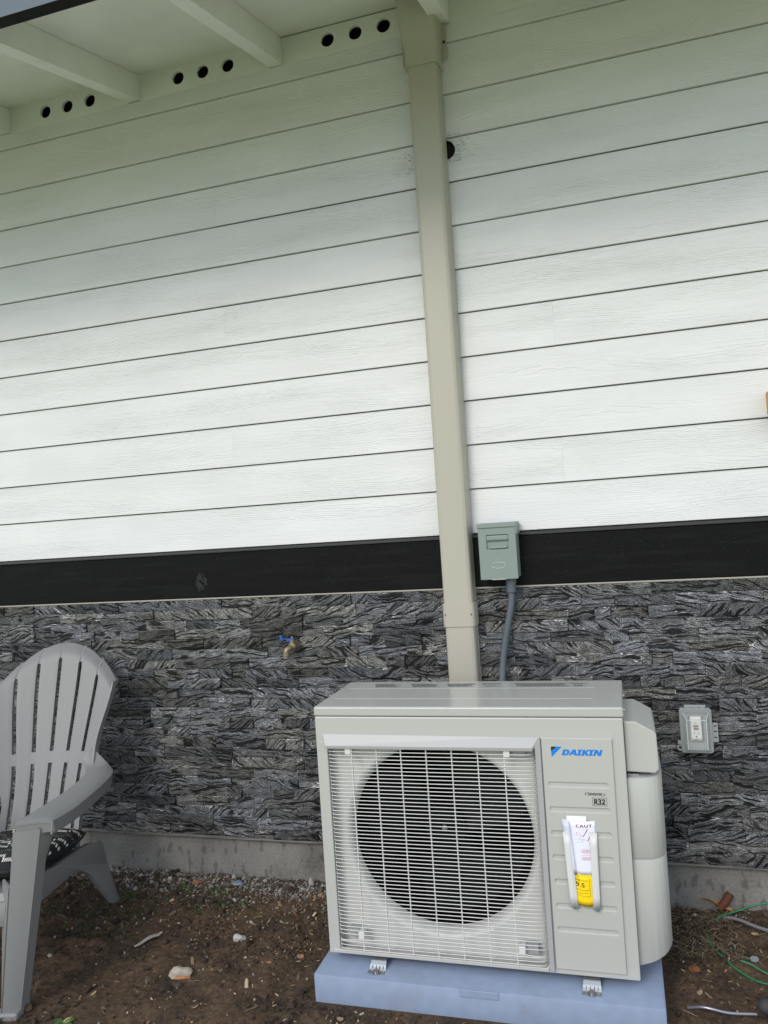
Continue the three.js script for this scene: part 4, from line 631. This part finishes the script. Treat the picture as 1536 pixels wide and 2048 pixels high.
// ------------------------------------------------------------------ small things on the soil
function lump(r, sx, sy, sz, sd) { const g = new THREE.IcosahedronGeometry(r, 2), p = g.attributes.position; for (let i = 0; i < p.count; i++) { const x = p.getX(i), y = p.getY(i), z = p.getZ(i), n = 1 + 0.35 * pn(x / r * 1.3 + sd * 3.1, y / r * 1.3 + z / r * 0.9, 256, 256, sd & 15); p.setXYZ(i, x * n * sx, y * n * sy, z * n * sz); } g.computeVertexNormals(); return toCreasedNormals(g, 0.55); }
const put = (name, label, cat, g, m, x, z, dy = 0, turn = 0, grp) => { const o = part(name, g, m, scene); o.position.set(x, soilH(x, z) + dy, z); o.rotation.y = turn; tag(o, label, cat, grp); return o; };
{
  const grey = mat(0.20, 0.20, 0.20, 0.85), pale = mat(0.36, 0.32, 0.27, 0.85), white = mat(0.36, 0.35, 0.33, 0.8), brown = mat(0.05, 0.036, 0.026, 0.9);
  put('wood_splinter', 'long pale grey wood splinter lying on bare soil', 'wood chip', sheet((u, v) => V3((u - 0.5) * 0.022 * (1 - 0.5 * v), 0.012 + 0.004 * Math.sin(v * 5) + 0.004 * u, (v - 0.5) * 0.085), 3, 8, () => V3(0, -0.005, 0)), white, -1.279, 0.498, 0, -0.5);
  { const t = thing('broken_stone', 'cream white broken stone with orange rim on the soil, largest pale lump', 'stone', [-1.058, soilH(-1.058, 0.65) + 0.010, 0.65], 0.3); part('stone_body', lump(0.026, 1.25, 0.72, 0.8, 2), pale, t); part('orange_rim', lump(0.013, 1.8, 0.3, 0.5, 5).translate(0.012, -0.006, 0.018), mat(0.40, 0.17, 0.07, 0.8), t); }
  put('grey_stone', 'small whitish grey stone left of the heat pump', 'stone', lump(0.016, 1.25, 0.85, 0.9, 3), mat(0.38, 0.38, 0.38, 0.8), -0.966, 0.429, 0.006);
  put('brown_stone', 'small brown stone in front of the broken pale stone', 'stone', lump(0.013, 1.3, 0.8, 1, 6), brown, -1.135, 0.697, 0.004);
  put('brown_stone', 'small brown stone touching the broken pale stone', 'stone', lump(0.012, 1.1, 0.8, 0.9, 7), brown, -1.035, 0.70, 0.004);
  put('blue_scrap', 'crumpled blue grey scrap on gravel beside the footing', 'scrap', lump(0.016, 1.5, 0.45, 0.9, 8), mat(0.16, 0.20, 0.29, 0.5), -1.145, 0.085, 0.006);
  put('orange_chip', 'orange brick chip on gravel near the footing', 'brick chip', lump(0.012, 1.6, 0.6, 0.7, 9), mat(0.30, 0.10, 0.04, 0.85), -1.32, 0.095, 0.005, 0.3);
  put('white_knot', 'crumpled white scrap against the footing beside the heat pump', 'scrap', lump(0.012, 0.8, 1.5, 0.7, 10), white, -0.86, 0.04, 0.012);
  { const t = thing('dry_leaf', 'curled dry brown and orange leaf against the footing at right', 'leaf', [0.575, soilH(0.575, 0.01) + 0.016, 0.02], -0.35);
    part('leaf_blade', sheet((u, v) => V3((v - 0.5) * 0.10, 0.006 + 0.022 * Math.abs(u - 0.4) + 0.012 * Math.sin(v * 5) , (u - 0.5) * 0.040 * Math.sin(Math.PI * (0.12 + 0.8 * v))), 8, 10, () => V3(0, -0.0015, 0), 1), mat(0.40, 0.22, 0.09, 0.8), t);
    part('curled_edge', tube([[0.012, 0.004, 0.012], [0.030, 0.028, 0.004], [0.044, 0.052, -0.004]], 0.013, 14, 9), mat(0.10, 0.03, 0.015, 0.7), t); }
  const gm = mat(0.012, 0.20, 0.085, 0.45);
  const onG = pts => pts.map(([x, z, dy = 0.004]) => [x, soilH(x, z) + dy, z]);
  tag(part('green_line', tube(onG([[0.532, 0.135, 0.002], [0.530, 0.19, 0.008], [0.540, 0.236, 0.008], [0.565, 0.282, 0.006], [0.593, 0.323, 0.004], [0.63, 0.36, 0.004], [0.672, 0.386, 0.006], [0.76, 0.40, 0.004]]), 0.0025, 60, 8), gm, scene), 'green plastic cord curving across the soil right of the pad', 'cord');
  tag(part('green_line', tube(onG([[0.566, 0.118, -0.002], [0.570, 0.085, 0.010], [0.590, 0.060, 0.012], [0.640, 0.030, 0.012], [0.69, 0.012, 0.02], [0.76, 0.01, 0.03]]), 0.0026, 40, 8), gm, scene), 'green plastic cord piece looping beside the dry leaf', 'cord');
  tag(part('green_line', tube(onG([[0.60, 0.285, 0.004], [0.64, 0.300, 0.006], [0.68, 0.335, 0.006], [0.76, 0.37, 0.006]]), 0.0021, 30, 8), mat(0.03, 0.26, 0.14, 0.45), scene), 'pale green cord length beside the two grey discs', 'cord');
  tag(part('clear_tube', tube(onG([[0.590, 0.065, 0.008], [0.63, 0.085, 0.012], [0.68, 0.122, 0.010], [0.76, 0.165, 0.010]]), 0.0055, 30, 12), mat(0.17, 0.175, 0.18, 0.15), scene), 'clear plastic tube below the looped green cord', 'tube');
  tag(part('metal_rod', tube(onG([[0.448, 0.530, 0.004], [0.49, 0.548, 0.012], [0.55, 0.552, 0.012], [0.62, 0.540, 0.012]]), 0.0040, 30, 12), mat(0.30, 0.30, 0.36, 0.25, { metalness: 0.6 }), scene), 'shiny grey bent rod on the soil beside the pad corner', 'rod');
  put('black_handle', 'dark grey rounded grip at the end of the shiny rod', 'grip', (() => { const g = new THREE.CapsuleGeometry(0.020, 0.12, 6, 16); g.rotateZ(Math.PI / 2 - 0.25); return g; })(), mat(0.035, 0.035, 0.042, 0.7), 0.70, 0.545, 0.016);
  for (const [x, z, lb] of [[0.596, 0.214, 'grey round metal disc on soil inside the green cord curve'], [0.651, 0.278, 'grey round metal disc on soil beside the pale green cord']]) { const o = put('metal_disc', lb, 'disc', (() => { const g = cyl(0.0125, 0.0125, 0.0022, 28); return g; })(), mat(0.30, 0.36, 0.40, 0.4, { metalness: 0.3 }), x, z, 0.006); o.rotation.set(0.12, 0, 0.1); }
  put('clay_lump', 'orange brown clay lump on the soil between pad and rod', 'clay lump', lump(0.013, 1.3, 0.6, 0.9, 12), mat(0.16, 0.065, 0.025, 0.9), 0.478, 0.345, 0.004);
}
// scattered chips, straw, gravel, clods, sprouts
function scatter(name, label, geo, m, n, place, cols) {
  const im = new THREE.InstancedMesh(geo, m, n), o = new THREE.Object3D(); im.name = name; tag(im, label, null, null, 'stuff'); im.castShadow = im.receiveShadow = true;
  for (let i = 0; i < n; i++) { const { x, z, s, dy = 0, flat = 0.4 } = place(i); o.position.set(x, soilH(x, z) + dy * s, z); o.rotation.set(rr(-flat, flat), rr(0, 6.28), rr(-flat, flat)); o.scale.set(s * rr(0.7, 1.4), s * rr(0.7, 1.2), s * rr(0.7, 1.3)); o.updateMatrix(); im.setMatrixAt(i, o.matrix); const c = cols[Math.floor(rnd() * cols.length)], f = rr(0.7, 1.25); im.setColorAt(i, lin(c[0] * f, c[1] * f, c[2] * f)); }
  scene.add(im); return im;
}
const free = (x, z) => !(x > -0.60 && x < 0.41 && z > 0.16 && z < 0.70);
function spot(dens) { for (let k = 0; k < 200; k++) { const x = rr(-2.3, 1.0), z = rr(0.015, 1.15); if (free(x, z) && rnd() < dens(x, z)) return [x, z]; } return [-1, 0.3]; }
const chipD = (x, z) => { const near = x < -0.4 ? smooth(-1.75, -0.9, x) : 0.5; return clamp01(near * (0.10 + 0.9 * Math.exp(-(((z - 0.30) / 0.17) ** 2)) + 0.28 * smooth(0.3, 0.6, pn(x * 5, z * 5, 256, 256, 4)) + 0.07)); };
const one = mat(1, 1, 1, 0.85);
scatter('wood_chips', 'small pale wood chips strewn over the soil', lump(0.0046, 1.5, 0.4, 0.75, 4), one, 1500, () => { const [x, z] = spot(chipD); return { x, z, s: rnd() < 0.05 ? rr(1.2, 1.9) : rr(0.3, 0.9), dy: 0.002, flat: 0.8 }; }, [[0.28, 0.20, 0.11], [0.20, 0.14, 0.075], [0.34, 0.28, 0.19], [0.22, 0.11, 0.065], [0.13, 0.095, 0.055], [0.13, 0.095, 0.055]]);
scatter('straw', 'short dry straw and root bits on the soil', (() => { const g = tube([[-0.016, 0, 0], [-0.006, 0.003, 0.002], [0.004, 0.001, -0.002], [0.016, 0.004, 0.001]], 0.0010, 8, 4); return g; })(), one, 2600, () => { const r = rnd(); if (r < 0.30) { const x = rr(0.40, 0.62), z = rr(0.03, 0.30); return { x, z, s: rr(0.5, 1.3), dy: 0.006, flat: 0.5 }; } const [x, z] = spot((x, z) => 0.07 + 0.9 * Math.exp(-(((z - 0.17) / 0.15) ** 2))); return { x, z, s: rr(0.35, 1.1), dy: 0.004, flat: 0.35 }; }, [[0.13, 0.10, 0.06], [0.09, 0.07, 0.045], [0.19, 0.15, 0.095], [0.055, 0.042, 0.028]]);
scatter('gravel', 'grey crushed gravel along the footing', lump(0.0048, 1.1, 0.7, 0.9, 9), one, 4200, () => { const [x, z] = spot((x, z) => x < -0.5 ? Math.exp(-(((z - 0.05) / 0.10) ** 2)) + 0.012 : 0.25 * Math.exp(-(((z - 0.03) / 0.05) ** 2))); return { x, z, s: rnd() < 0.04 ? rr(1.3, 2.2) : rr(0.3, 1.0), dy: 0.001, flat: 3 }; }, [[0.20, 0.195, 0.185], [0.25, 0.245, 0.235], [0.15, 0.135, 0.12], [0.30, 0.29, 0.27], [0.10, 0.08, 0.06]]);
scatter('soil_clods', 'dark crumbs and clods of soil', lump(0.006, 1.1, 0.75, 1, 13), one, 5200, () => { const [x, z] = spot((x, z) => 0.18 + 0.8 * smooth(0.0, 0.4, pn(x * 3.2, z * 3.2, 256, 256, 8))); return { x, z, s: rnd() < 0.06 ? rr(1.2, 2.3) : rr(0.25, 0.9), dy: 0.002, flat: 3 }; }, [[0.036, 0.022, 0.013], [0.026, 0.0165, 0.010], [0.050, 0.032, 0.019]]);
{ // crumbs of soil kicked up onto the pad
  const im = new THREE.InstancedMesh(lump(0.0035, 1.2, 0.6, 0.9, 7), mat(1, 1, 1, 0.95), 260), o = new THREE.Object3D(); im.name = 'soil_crumbs'; tag(im, 'brown soil crumbs scattered on the blue grey pad edge', null, null, 'stuff'); im.castShadow = im.receiveShadow = true;
  for (let i = 0; i < 260; i++) { const u = rnd() < 0.55 ? rr(-0.01, 0.40) : rr(0.40, 0.94), w = rr(0.0, 0.066) * (rnd() < 0.6 ? 1 : -1.2), c = Math.cos(ACT), sn = Math.sin(ACT), s = rr(0.15, 0.75) * (rnd() < 0.05 ? 1.6 : 1); o.position.set(AC[0] + u * c + w * sn, 0.0672, AC[2] - u * sn + w * c); o.rotation.set(0, rr(0, 6.28), 0); o.scale.set(s, s * 0.7, s); o.updateMatrix(); im.setMatrixAt(i, o.matrix); const f = rr(0.7, 1.6); im.setColorAt(i, lin(0.07 * f, 0.042 * f, 0.024 * f)); }
  scene.add(im);
}
scatter('weed_sprouts', 'tiny green weed sprouts on the soil', sheet((u, v) => V3((u - 0.5) * 0.006 * Math.sin(Math.PI * (0.15 + 0.8 * v)), 0.010 * v, 0.016 * v - 0.006 * v * v), 2, 4, () => V3(0, -0.0004, 0), 2), one, 420, i => { const cl = [[-1.55, 0.21], [-1.34, 0.14], [-1.20, 0.14], [-1.52, 0.42], [-1.70, 0.40], [-1.47, 0.30], [-1.10, 0.20]][i % 7]; const d = i % 7 < 3 ? 0.03 : 0.10; return { x: cl[0] + rr(-d, d) * 1.4, z: cl[1] + rr(-d, d), s: rr(0.5, 1.2), flat: 0.5 }; }, [[0.04, 0.09, 0.018], [0.03, 0.07, 0.015], [0.06, 0.11, 0.03]]);
{
  const leafG = (L, w) => sheet((u, v) => V3((u - 0.5) * w * Math.sin(Math.PI * (0.10 + 0.86 * v)), 0.35 * L * v - 0.25 * L * v * v + 0.15 * w * Math.abs(u - 0.5), L * v), 4, 8, () => V3(0, -0.0006, 0), 2);
  const plant = (x, z, n, L, label, tone) => { const p = thing('weed_plant', label, 'weed', [x, soilH(x, z), z], 0, 'broad leaved weeds'); delete p.userData.group; for (let k = 0; k < n; k++) { const g = leafG(L * rr(0.7, 1.15), L * 0.42); g.rotateY(k / n * 6.28 + rr(-0.4, 0.4)); part('leaf', g, k % 4 === 3 ? mat(0.36, 0.30, 0.14, 0.7) : mat(0.06 * tone, 0.12 * tone, 0.03 * tone, 0.6), p); } };
  plant(-1.272, 0.930, 6, 0.045, 'small green weed in the soil near the lower picture edge', 1);
  plant(-1.475, 0.985, 6, 0.040, 'small green weed beside the chair front foot', 1);
}
renderer.render(scene, camera);
